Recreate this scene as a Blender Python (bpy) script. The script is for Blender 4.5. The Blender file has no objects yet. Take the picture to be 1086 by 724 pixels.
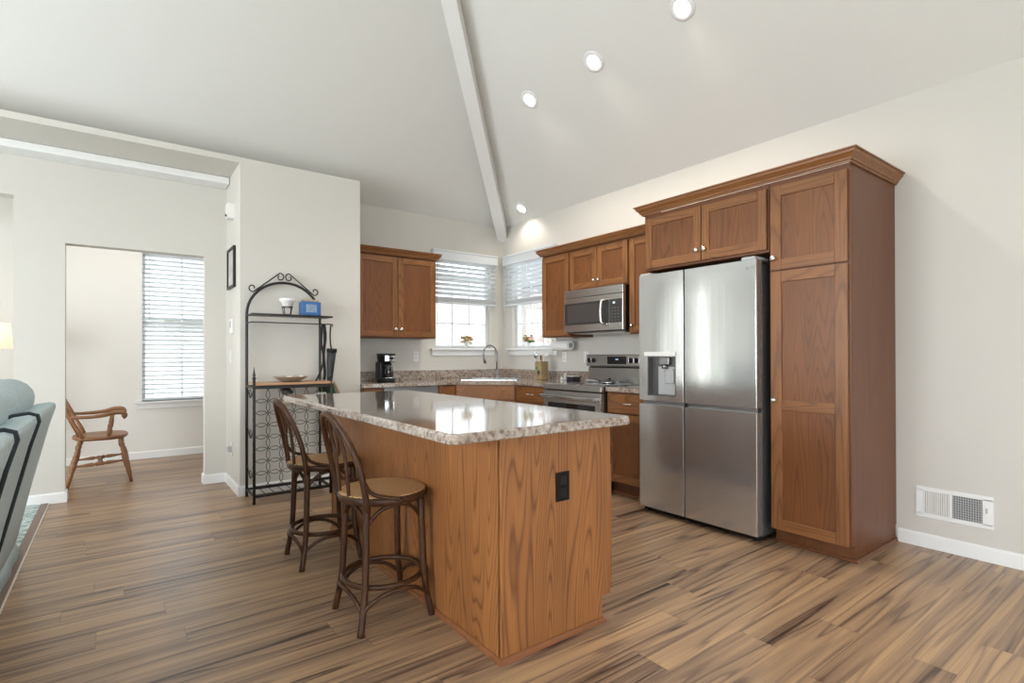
import bpy, bmesh, math, random
from mathutils import Vector, Matrix
random.seed(7)
scene = bpy.context.scene
col = scene.collection
PI = math.pi

# ------------------------------------------------------------------ camera
YAW, PITCH, ROLL = 0.6417, 0.0042, -0.0022
F_PX, HY = 563.2, 374.3
cam_data = bpy.data.cameras.new('camera')
cam = bpy.data.objects.new('camera', cam_data)
col.objects.link(cam)
R_ = Vector((math.cos(YAW), -math.sin(YAW), 0))
F_ = Vector((math.sin(YAW)*math.cos(PITCH), math.cos(YAW)*math.cos(PITCH), math.sin(PITCH)))
U_ = R_.cross(F_)
Rr = R_*math.cos(ROLL) + U_*math.sin(ROLL)
Ur = U_*math.cos(ROLL) - R_*math.sin(ROLL)
m3 = Matrix((Rr, Ur, -F_)).transposed()
cam.matrix_world = Matrix.Translation((-4.0002, -5.5425, 1.1852)) @ m3.to_4x4()
cam_data.sensor_width = 36
cam_data.lens = F_PX/1086*36
cam_data.shift_y = (HY-362)/1086
cam_data.clip_start = 0.02
scene.camera = cam

# ------------------------------------------------------------------ world, big lights, exposure
world = bpy.data.worlds.new('world')
scene.world = world
world.use_nodes = True
wn = world.node_tree.nodes
bg = wn['Background']
bg.inputs[0].default_value = (0.90, 0.94, 1.0, 1)
bg.inputs[1].default_value = 5.0
scene.view_settings.view_transform = 'Standard'
scene.view_settings.look = 'None'
scene.view_settings.gamma = 1
scene.view_settings.use_curve_mapping = False
scene.view_settings.exposure = 0.10

def daylight(loc, normal, w, h, power, color=(0.95, 0.97, 1.0)):
    d = bpy.data.lights.new('window_daylight', 'AREA')
    d.shape = 'RECTANGLE'; d.size = w; d.size_y = h; d.energy = power; d.color = color
    o = bpy.data.objects.new('window_daylight', d)
    o.location = loc
    n = Vector(normal)
    o.rotation_euler = (-n).to_track_quat('Z', 'Y').to_euler() if abs(n.z) < .9 else (0, 0, 0)
    o.rotation_euler = n.to_track_quat('-Z', 'Y').to_euler()
    col.objects.link(o)
    return o
# area lamps at the inferred left windows, and added fill lamps behind the camera
daylight((-8.36, -5.3, 1.4), (1, 0, 0), 2.0, 2.0, 100)
daylight((-8.36, -2.6, 1.4), (1, 0, 0), 2.0, 2.0, 165)
daylight((-6.5, -8.96, 1.25), (0, 1, 0), 2.0, 2.2, 15)
daylight((-3.8, -8.96, 1.25), (0, 1, 0), 2.0, 2.2, 15)
daylight((-1.4, -8.96, 1.25), (0, 1, 0), 1.8, 2.2, 13)
daylight((-7.13, 0.90, 1.4), (1, 0, 0), 0.55, 2.3, 15, (0.95, 1.0, 0.93))  # narrow lamp added for the bright band on the refrigerator doors

# ------------------------------------------------------------------ materials
def nmat(name):
    m = bpy.data.materials.new(name); m.use_nodes = True
    nt = m.node_tree
    return m, nt, nt.nodes['Principled BSDF'], nt.nodes.new, nt.links.new

def pmat(name, color, rough=0.5, metal=0.0, bump=0.0, bscale=80, var=0.04, vscale=6, coat=0.0, spec=None):
    m, nt, p, N, L = nmat(name)
    tc = N('ShaderNodeTexCoord'); no = N('ShaderNodeTexNoise')
    no.inputs['Scale'].default_value = vscale; no.inputs['Detail'].default_value = 3
    L(tc.outputs['Object'], no.inputs['Vector'])
    mx = N('ShaderNodeMix'); mx.data_type = 'RGBA'
    c = color
    mx.inputs[6].default_value = (c[0]*(1-var), c[1]*(1-var), c[2]*(1-var), 1)
    mx.inputs[7].default_value = (min(1, c[0]*(1+var)), min(1, c[1]*(1+var)), min(1, c[2]*(1+var)), 1)
    L(no.outputs[0], mx.inputs[0]); L(mx.outputs[2], p.inputs['Base Color'])
    p.inputs['Roughness'].default_value = rough; p.inputs['Metallic'].default_value = metal
    if coat: p.inputs['Coat Weight'].default_value = coat
    if spec is not None: p.inputs['Specular IOR Level'].default_value = spec
    if bump:
        n2 = N('ShaderNodeTexNoise'); n2.inputs['Scale'].default_value = bscale; n2.inputs['Detail'].default_value = 4
        L(tc.outputs['Object'], n2.inputs['Vector'])
        b = N('ShaderNodeBump'); b.inputs['Strength'].default_value = bump; b.inputs['Distance'].default_value = 0.004
        L(n2.outputs[0], b.inputs['Height']); L(b.outputs[0], p.inputs['Normal'])
    return m

def emat(name, color, strength):
    m, nt, p, N, L = nmat(name)
    p.inputs['Base Color'].default_value = (*color, 1)
    p.inputs['Emission Color'].default_value = (*color, 1)
    p.inputs['Emission Strength'].default_value = strength
    return m

def math_node(N, L, op, a, b=None, c=None):
    n = N('ShaderNodeMath'); n.operation = op
    for i, v in enumerate((a, b, c)):
        if v is None: continue
        if isinstance(v, (int, float)): n.inputs[i].default_value = v
        else: L(v, n.inputs[i])
    return n.outputs[0]

def oak(name, axis, light, dark, rings=26, cs=1.0, contrast=1.0, rough=0.42, coords='Object'):
    m, nt, p, N, L = nmat(name)
    tc = N('ShaderNodeTexCoord'); oi = N('ShaderNodeObjectInfo')
    add = N('ShaderNodeVectorMath'); add.operation = 'ADD'
    sc = N('ShaderNodeVectorMath'); sc.operation = 'SCALE'
    cmb = N('ShaderNodeCombineXYZ')
    for i, k in enumerate((7.3, 11.1, 5.7)):
        L(math_node(N, L, 'MULTIPLY', oi.outputs['Random'], k), cmb.inputs[i])
    L(tc.outputs[coords], add.inputs[0]); L(cmb.outputs[0], add.inputs[1])
    def scaled(across, along):
        mp = N('ShaderNodeMapping'); s = [across]*3; s['xyz'.index(axis)] = along
        mp.inputs['Scale'].default_value = s; L(add.outputs[0], mp.inputs[0]); return mp.outputs[0]
    n1 = N('ShaderNodeTexNoise'); n1.inputs['Scale'].default_value = 1; n1.inputs['Detail'].default_value = 1.2
    n1.inputs['Roughness'].default_value = 0.4
    L(scaled(4.6*cs, 0.36*cs), n1.inputs['Vector'])
    v = math_node(N, L, 'MULTIPLY', n1.outputs[0], rings)
    v = math_node(N, L, 'FRACT', v)
    # asymmetric ring: slow rise, quick fall
    rr = N('ShaderNodeValToRGB'); e = rr.color_ramp.elements
    e[0].position = 0; e[0].color = (0.75, 0.75, 0.75, 1); e[1].position = 1; e[1].color = (0.6, 0.6, 0.6, 1)
    x = e.new(0.25); x.color = (1, 1, 1, 1); x = e.new(0.7); x.color = (0.8, 0.8, 0.8, 1); x = e.new(0.9); x.color = (0.12, 0.12, 0.12, 1)
    L(v, rr.inputs[0])
    n2 = N('ShaderNodeTexNoise'); n2.inputs['Scale'].default_value = 1; n2.inputs['Detail'].default_value = 4
    L(scaled(170, 5), n2.inputs['Vector'])
    n3 = N('ShaderNodeTexNoise'); n3.inputs['Scale'].default_value = 1; n3.inputs['Detail'].default_value = 2
    L(scaled(7, 1.2), n3.inputs['Vector'])
    a = math_node(N, L, 'MULTIPLY', rr.outputs[0], 0.42*contrast)
    b = math_node(N, L, 'MULTIPLY', n2.outputs[0], 0.55)
    c = math_node(N, L, 'MULTIPLY', n3.outputs[0], 0.5)
    s = math_node(N, L, 'ADD', math_node(N, L, 'ADD', a, b), c)
    s = math_node(N, L, 'SUBTRACT', s, 0.42*contrast*0.35+0.12)
    mx = N('ShaderNodeMix'); mx.data_type = 'RGBA'; mx.clamp_factor = True
    mx.inputs[6].default_value = (*dark, 1); mx.inputs[7].default_value = (*light, 1)
    L(s, mx.inputs[0]); L(mx.outputs[2], p.inputs['Base Color'])
    p.inputs['Roughness'].default_value = rough
    bmp = N('ShaderNodeBump'); bmp.inputs['Strength'].default_value = 0.12; bmp.inputs['Distance'].default_value = 0.002
    L(n2.outputs[0], bmp.inputs['Height']); L(bmp.outputs[0], p.inputs['Normal'])
    return m

CL, CD = (0.33, 0.136, 0.042), (0.088, 0.029, 0.008)
OAKZ = oak('oak_upright', 'z', CL, CD)
OAKX = oak('oak_along_x', 'x', CL, CD)
OAKY = oak('oak_along_y', 'y', CL, CD)
PANEL = oak('oak_panel', 'z', (0.25, 0.090, 0.024), (0.070, 0.021, 0.005), rings=30, cs=1.25)
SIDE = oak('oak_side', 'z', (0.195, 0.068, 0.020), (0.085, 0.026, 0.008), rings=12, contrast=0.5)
ISL = oak('island_oak', 'z', (0.39, 0.155, 0.046), (0.085, 0.028, 0.008), rings=34, cs=1.35, contrast=1.5, rough=0.45)
ISLM = oak('island_molding', 'x', (0.30, 0.112, 0.040), (0.17, 0.06, 0.02), rings=8)
CHAIRW = oak('chair_wood', 'x', (0.37, 0.18, 0.080), (0.16, 0.065, 0.026), rings=10)
SHELFW = oak('shelf_wood', 'x', (0.55, 0.33, 0.19), (0.40, 0.2, 0.1), rings=12)
STOOLW = oak('stool_wood', 'z', (0.085, 0.034, 0.014), (0.020, 0.008, 0.004), rings=8, rough=0.36)
STOOLW.node_tree.nodes['Principled BSDF'].inputs['Specular IOR Level'].default_value = 0.3
SPOONW = pmat('spoon_wood', (0.5, 0.3, 0.15), 0.6)

WALL = pmat('wall_paint', (0.625, 0.600, 0.552), 0.85, bump=0.06, bscale=260, var=0.01)
WALLW = pmat('den_wall_paint', (0.76, 0.74, 0.70), 0.85, bump=0.06, bscale=260, var=0.01)
CEIL = pmat('ceiling_paint', (0.74, 0.735, 0.705), 0.9, bump=0.1, bscale=180, var=0.01)
TRIM = pmat('white_trim', (0.82, 0.82, 0.81), 0.4, var=0.01)
VINYL = pmat('white_vinyl', (0.80, 0.82, 0.83), 0.35, var=0.01)
PLASTW = pmat('white_plastic', (0.80, 0.79, 0.76), 0.35, var=0.01)
PLASTG = pmat('grey_plastic', (0.45, 0.46, 0.46), 0.4)
BLACK = pmat('black_plastic', (0.008, 0.008, 0.009), 0.35, spec=.3)
IRON = pmat('black_iron', (0.012, 0.011, 0.010), 0.45, bump=0.1, bscale=200)
RUBBER = pmat('dark_rubber', (0.03, 0.03, 0.03), 0.8)
GLOSSB = pmat('black_glass', (0.010, 0.010, 0.012), 0.06, coat=0.5)
MWGLASS = pmat('microwave_glass', (0.045, 0.043, 0.042), 0.12)
NICKEL = pmat('satin_nickel', (0.72, 0.69, 0.64), 0.25, metal=1.0)
CHROME = pmat('chrome', (0.75, 0.76, 0.77), 0.12, metal=1.0)
BRONZE = pmat('bronze_plate', (0.010, 0.007, 0.006), 0.6, spec=.2)
PAPER = pmat('paper', (0.85, 0.85, 0.84), 0.9, bump=0.15, bscale=120)
CARD = pmat('cardboard_core', (0.10, 0.08, 0.06), 0.9)
CERAM = pmat('white_ceramic', (0.78, 0.77, 0.74), 0.2)
LEAF = pmat('leaf_green', (0.10, 0.22, 0.05), 0.6, var=0.3)
GRAPE = pmat('grape_purple', (0.035, 0.02, 0.035), 0.5)
TAN = pmat('tan_stoneware', (0.33, 0.235, 0.12), 0.5, var=0.35, vscale=14)
SHADE = emat('lamp_shade_cloth', (1.0, 0.80, 0.58), 0.75)
DARKB = pmat('dark_recess', (0.02, 0.018, 0.016), 0.7)

def steel(name, color=(0.56, 0.555, 0.545), rough=0.27, axis='z', wave=0.0):
    m, nt, p, N, L = nmat(name)
    tc = N('ShaderNodeTexCoord'); mp = N('ShaderNodeMapping')
    s = [900, 900, 900]; s['xyz'.index(axis)] = 6
    mp.inputs['Scale'].default_value = s
    L(tc.outputs['Object'], mp.inputs[0])
    no = N('ShaderNodeTexNoise'); no.inputs['Scale'].default_value = 1; no.inputs['Detail'].default_value = 2
    L(mp.outputs[0], no.inputs['Vector'])
    mx = N('ShaderNodeMix'); mx.data_type = 'RGBA'
    mx.inputs[6].default_value = (*[c*0.93 for c in color], 1); mx.inputs[7].default_value = (*[min(1, c*1.07) for c in color], 1)
    L(no.outputs[0], mx.inputs[0]); L(mx.outputs[2], p.inputs['Base Color'])
    p.inputs['Metallic'].default_value = 0.8 if wave else 0.95; p.inputs['Roughness'].default_value = rough
    b1 = N('ShaderNodeBump'); b1.inputs['Strength'].default_value = 0.05; b1.inputs['Distance'].default_value = 0.001
    L(no.outputs[0], b1.inputs['Height'])
    if wave:
        mp2 = N('ShaderNodeMapping'); mp2.inputs['Scale'].default_value = (2.2, 3.2, 0.9); L(tc.outputs['Object'], mp2.inputs[0])
        n2 = N('ShaderNodeTexNoise'); n2.inputs['Scale'].default_value = 1.0; n2.inputs['Detail'].default_value = 0.6
        L(mp2.outputs[0], n2.inputs['Vector'])
        b2 = N('ShaderNodeBump'); b2.inputs['Strength'].default_value = 1.0; b2.inputs['Distance'].default_value = wave
        L(n2.outputs[0], b2.inputs['Height']); L(b2.outputs[0], b1.inputs['Normal'])
    L(b1.outputs[0], p.inputs['Normal'])
    return m
STEEL = steel('brushed_steel', axis='y')
STEELV = steel('fridge_steel', (0.58, 0.582, 0.58), 0.15, 'z', wave=0.006)
STEELD = steel('dark_steel', (0.30, 0.30, 0.30), 0.3, 'y')
STEELP = steel('polished_steel', (0.62, 0.62, 0.62), 0.15, 'y')

def glass_mat(name, tint=(0.96, 0.98, 0.98), fac=0.06):
    m, nt, p, N, L = nmat(name)
    nt.nodes.remove(p); out = nt.nodes['Material Output']
    t = N('ShaderNodeBsdfTransparent'); t.inputs[0].default_value = (*tint, 1)
    g = N('ShaderNodeBsdfGlossy'); g.inputs['Roughness'].default_value = 0.02
    mx = N('ShaderNodeMixShader'); lw = N('ShaderNodeLayerWeight'); lw.inputs[0].default_value = 0.25
    L(math_node(N, L, 'MULTIPLY_ADD', lw.outputs['Fresnel'], 0.6, fac*0.4), mx.inputs[0])
    L(t.outputs[0], mx.inputs[1]); L(g.outputs[0], mx.inputs[2]); L(mx.outputs[0], out.inputs[0])
    return m
GLASS = glass_mat('window_glass')
VASEG = glass_mat('vase_glass', (0.85, 0.9, 0.9), 0.3)
SMOKEG = glass_mat('carafe_glass', (0.35, 0.35, 0.36), 0.3)

def blind_mat():
    m, nt, p, N, L = nmat('blind_slat_white')
    out = nt.nodes['Material Output']
    p.inputs['Base Color'].default_value = (0.80, 0.82, 0.83, 1); p.inputs['Roughness'].default_value = 0.4
    t = N('ShaderNodeBsdfTranslucent'); t.inputs[0].default_value = (0.85, 0.90, 0.94, 1)
    mx = N('ShaderNodeMixShader'); mx.inputs[0].default_value = 0.22
    L(p.outputs[0], mx.inputs[1]); L(t.outputs[0], mx.inputs[2]); L(mx.outputs[0], out.inputs[0])
    return m
BLIND = blind_mat()

def granite(name):
    m, nt, p, N, L = nmat(name)
    tc = N('ShaderNodeTexCoord')
    def noise(s, d, r=0.6):
        n = N('ShaderNodeTexNoise'); n.inputs['Scale'].default_value = s; n.inputs['Detail'].default_value = d
        n.inputs['Roughness'].default_value = r; L(tc.outputs['Object'], n.inputs['Vector']); return n.outputs[0]
    a = noise(44, 5, 0.62)
    r = N('ShaderNodeValToRGB'); e = r.color_ramp.elements
    e[0].position = 0.33; e[0].color = (0.21, 0.16, 0.13, 1); e[1].position = 0.70; e[1].color = (0.58, 0.53, 0.47, 1)
    for pos, c in ((0.41, (0.26, 0.20, 0.165, 1)), (0.47, (0.38, 0.32, 0.272, 1)), (0.56, (0.47, 0.41, 0.358, 1))):
        x = e.new(pos); x.color = c
    L(a, r.inputs[0])
    b = noise(5, 3)
    r2 = N('ShaderNodeValToRGB'); e = r2.color_ramp.elements
    e[0].position = 0.4; e[0].color = (0.80, 0.73, 0.68, 1); e[1].position = 0.65; e[1].color = (1, 1, 1, 1)
    L(b, r2.inputs[0])
    mx = N('ShaderNodeMix'); mx.data_type = 'RGBA'; mx.blend_type = 'MULTIPLY'; mx.inputs[0].default_value = 1
    L(r.outputs[0], mx.inputs[6]); L(r2.outputs[0], mx.inputs[7])
    L(mx.outputs[2], p.inputs['Base Color'])
    p.inputs['Roughness'].default_value = 0.09; p.inputs['IOR'].default_value = 1.6; p.inputs['Coat Weight'].default_value = 1.0; p.inputs['Coat Roughness'].default_value = 0.06
    b2 = N('ShaderNodeBump'); b2.inputs['Strength'].default_value = 0.03; b2.inputs['Distance'].default_value = 0.001
    L(noise(350, 2), b2.inputs['Height']); L(b2.outputs[0], p.inputs['Normal'])
    return m
GRANITE = granite('speckled_laminate')

def floor_mat():
    m, nt, p, N, L = nmat('plank_floor')
    tc = N('ShaderNodeTexCoord'); sp = N('ShaderNodeSeparateXYZ'); L(tc.outputs['Object'], sp.inputs[0])
    M = lambda op, a, b=None, c=None: math_node(N, L, op, a, b, c)
    PW, PL = 0.165, 1.35
    yr = M('DIVIDE', sp.outputs[1], PW); row = M('FLOOR', yr); fy = M('FRACT', yr)
    wn1 = N('ShaderNodeTexWhiteNoise'); wn1.noise_dimensions = '1D'; L(row, wn1.inputs['W'])
    xs = M('DIVIDE', M('ADD', sp.outputs[0], M('MULTIPLY', wn1.outputs['Value'], 3.1)), PL)
    cl = M('FLOOR', xs); fx = M('FRACT', xs)
    cid = N('ShaderNodeCombineXYZ'); L(row, cid.inputs[0]); L(cl, cid.inputs[1])
    wn2 = N('ShaderNodeTexWhiteNoise'); wn2.noise_dimensions = '2D'; L(cid.outputs[0], wn2.inputs['Vector'])
    rnd = wn2.outputs['Value']; rcol = wn2.outputs['Color']
    off = N('ShaderNodeVectorMath'); off.operation = 'SCALE'; L(rcol, off.inputs[0]); off.inputs['Scale'].default_value = 37.0
    base = N('ShaderNodeVectorMath'); base.operation = 'ADD'; L(tc.outputs['Object'], base.inputs[0]); L(off.outputs[0], base.inputs[1])
    def noise(sx, sy, det, rough=0.5, dist=0.0):
        mp = N('ShaderNodeMapping'); mp.inputs['Scale'].default_value = (sx, sy, 1); L(base.outputs[0], mp.inputs[0])
        n = N('ShaderNodeTexNoise'); n.inputs['Scale'].default_value = 1; n.inputs['Detail'].default_value = det
        n.inputs['Roughness'].default_value = rough; n.inputs['Distortion'].default_value = dist
        L(mp.outputs[0], n.inputs['Vector']); return n.outputs[0]
    # contour streaks running along the plank
    s1 = noise(0.30, 6.5, 2.5, 0.5)
    v = M('FRACT', M('MULTIPLY', s1, 9.0))
    rr = N('ShaderNodeValToRGB'); e = rr.color_ramp.elements
    e[0].position = 0; e[0].color = (0.55, 0.55, 0.55, 1); e[1].position = 1; e[1].color = (0.45, 0.45, 0.45, 1)
    for pos, g in ((0.18, 0.82), (0.45, 0.68), (0.74, 0.52), (0.91, 0.02), (0.955, 0.15)):
        x = e.new(pos); x.color = (g, g, g, 1)
    L(v, rr.inputs[0])
    s2 = noise(0.22, 15.0, 2.0, 0.5)
    rl = N('ShaderNodeValToRGB'); e = rl.color_ramp.elements
    e[0].position = 0.0; e[0].color = (0, 0, 0, 1); e[1].position = 1.0; e[1].color = (0, 0, 0, 1)
    for pos, g in ((0.80, 0.0), (0.90, 1.0), (0.94, 0.6), (0.97, 0.0)):
        x = e.new(pos); x.color = (g, g, g, 1)
    L(M('FRACT', M('MULTIPLY', s2, 5.0)), rl.inputs[0])
    gate = M('MULTIPLY', rl.outputs[0], M('MULTIPLY', noise(0.5, 4.0, 1), 0.55))
    tone = noise(0.22, 15.0, 3, 0.55)
    fine = noise(3.0, 130.0, 4, 0.6)
    t = M('ADD', M('MULTIPLY', rr.outputs[0], 0.56), M('MULTIPLY', M('SUBTRACT', tone, 0.5), 1.25))
    t = M('ADD', t, M('MULTIPLY', M('SUBTRACT', fine, 0.5), 0.40))
    t = M('ADD', t, M('MULTIPLY', M('SUBTRACT', rnd, 0.5), 0.22))
    t = M('SUBTRACT', M('ADD', t, 0.355), gate)
    cr = N('ShaderNodeValToRGB'); e = cr.color_ramp.elements
    e[0].position = 0.0; e[0].color = (0.032, 0.018, 0.011, 1); e[1].position = 1.0; e[1].color = (0.52, 0.33, 0.18, 1)
    for pos, c in ((0.16, (0.085, 0.050, 0.033, 1)), (0.36, (0.190, 0.118, 0.076, 1)), (0.58, (0.290, 0.185, 0.118, 1)), (0.80, (0.41, 0.26, 0.150, 1))):
        x = e.new(pos); x.color = c
    L(t, cr.inputs[0])
    gy = M('LESS_THAN', M('MINIMUM', fy, M('SUBTRACT', 1, fy)), 0.007)
    gx = M('LESS_THAN', M('MINIMUM', fx, M('SUBTRACT', 1, fx)), 0.0012)
    g = M('MAXIMUM', gy, gx)
    mx = N('ShaderNodeMix'); mx.data_type = 'RGBA'; L(M('MULTIPLY', g, 0.35), mx.inputs[0]); L(cr.outputs[0], mx.inputs[6]); mx.inputs[7].default_value = (0.05, 0.03, 0.02, 1)
    L(mx.outputs[2], p.inputs['Base Color'])
    p.inputs['Roughness'].default_value = 0.33
    bp = N('ShaderNodeBump'); bp.inputs['Strength'].default_value = 0.15; bp.inputs['Distance'].default_value = 0.002
    L(M('SUBTRACT', M('MULTIPLY', fine, 0.3), g), bp.inputs['Height']); L(bp.outputs[0], p.inputs['Normal'])
    return m
FLOORM = floor_mat()

def carpet_mat():
    m, nt, p, N, L = nmat('pale_blue_carpet')
    tc = N('ShaderNodeTexCoord')
    n = N('ShaderNodeTexNoise'); n.inputs['Scale'].default_value = 22; n.inputs['Detail'].default_value = 5; n.inputs['Roughness'].default_value = 0.7
    L(tc.outputs['Object'], n.inputs['Vector'])
    r = N('ShaderNodeValToRGB'); e = r.color_ramp.elements
    e[0].position = 0.38; e[0].color = (0.16, 0.27, 0.29, 1); e[1].position = 0.55; e[1].color = (0.60, 0.66, 0.64, 1)
    L(n.outputs[0], r.inputs[0]); L(r.outputs[0], p.inputs['Base Color'])
    p.inputs['Roughness'].default_value = 0.95
    b = N('ShaderNodeBump'); b.inputs['Strength'].default_value = 0.6; b.inputs['Distance'].default_value = 0.006
    L(n.outputs[0], b.inputs['Height']); L(b.outputs[0], p.inputs['Normal'])
    return m
CARPET = carpet_mat()
CHENILLE = pmat('blue_grey_chenille', (0.50, 0.61, 0.64), 0.9, bump=0.5, bscale=240, var=0.22, vscale=45)

def cane_mat():
    m, nt, p, N, L = nmat('woven_cane')
    tc = N('ShaderNodeTexCoord'); sp = N('ShaderNodeSeparateXYZ'); L(tc.outputs['Object'], sp.inputs[0])
    M = lambda op, a, b=None: math_node(N, L, op, a, b)
    a = M('SINE', M('MULTIPLY', M('ADD', sp.outputs[0], sp.outputs[1]), 200))
    b = M('SINE', M('MULTIPLY', M('SUBTRACT', sp.outputs[0], sp.outputs[1]), 200))
    w = M('MULTIPLY', a, b)
    r = N('ShaderNodeValToRGB'); e = r.color_ramp.elements
    e[0].position = 0.2; e[0].color = (0.17, 0.085, 0.04, 1); e[1].position = 0.5; e[1].color = (0.66, 0.39, 0.18, 1)
    L(M('ADD', M('MULTIPLY', w, 0.5), 0.5), r.inputs[0]); L(r.outputs[0], p.inputs['Base Color'])
    p.inputs['Roughness'].default_value = 0.5
    bp = N('ShaderNodeBump'); bp.inputs['Strength'].default_value = 0.5; bp.inputs['Distance'].default_value = 0.003
    L(w, bp.inputs['Height']); L(bp.outputs[0], p.inputs['Normal'])
    return m
CANE = cane_mat()

def brick_mat(name, c1, c2, mortar, sc, w, h, rough=0.9):
    m, nt, p, N, L = nmat(name)
    tc = N('ShaderNodeTexCoord'); mp = N('ShaderNodeMapping'); mp.inputs['Rotation'].default_value = (PI/2, 0, 0)
    L(tc.outputs['Object'], mp.inputs[0])
    b = N('ShaderNodeTexBrick'); L(mp.outputs[0], b.inputs[0])
    b.inputs['Color1'].default_value = (*c1, 1); b.inputs['Color2'].default_value = (*c2, 1); b.inputs['Mortar'].default_value = (*mortar, 1)
    b.inputs['Scale'].default_value = sc; b.inputs['Brick Width'].default_value = w; b.inputs['Row Height'].default_value = h
    L(b.outputs[0], p.inputs['Base Color']); p.inputs['Roughness'].default_value = rough
    return m
SIDING = brick_mat('pale_siding', (0.62, 0.61, 0.60), (0.66, 0.65, 0.64), (0.45, 0.45, 0.45), 1, 6, 0.15)
SHINGLE = brick_mat('grey_shingles', (0.42, 0.42, 0.44), (0.5, 0.5, 0.52), (0.33, 0.33, 0.35), 1, 0.4, 0.15)
BRICKS = brick_mat('pale_brick', (0.55, 0.42, 0.37), (0.62, 0.5, 0.45), (0.7, 0.68, 0.66), 1, 0.22, 0.075)
GRASS = pmat('pale_ground', (0.34, 0.34, 0.29), 0.95, bump=0.5, var=0.3)
PETAL_O = pmat('petal_orange', (0.80, 0.38, 0.16), 0.7, var=0.2)
PETAL_Y = pmat('petal_yellow', (0.82, 0.66, 0.38), 0.7, var=0.2)
PETAL_P = pmat('petal_pink', (0.80, 0.22, 0.18), 0.7, var=0.2)
BLUEC = pmat('blue_candle', (0.02, 0.12, 0.33), 0.3, var=0.15, vscale=30)
BOWLC = pmat('taupe_bowl', (0.32, 0.26, 0.19), 0.5, var=0.12)
UMB = pmat('umbrella_cloth', (0.03, 0.032, 0.036), 0.6)
STRAPM = pmat('black_webbing', (0.01, 0.01, 0.011), 0.8)
GREENB = pmat('dark_green_cloth', (0.02, 0.07, 0.035), 0.9)
BAGT = pmat('tan_canvas', (0.42, 0.33, 0.23), 0.85)
CREAM = pmat('cream_paper', (0.62, 0.52, 0.38), 0.8)
PINK = pmat('dusty_pink', (0.50, 0.26, 0.22), 0.8)

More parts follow.
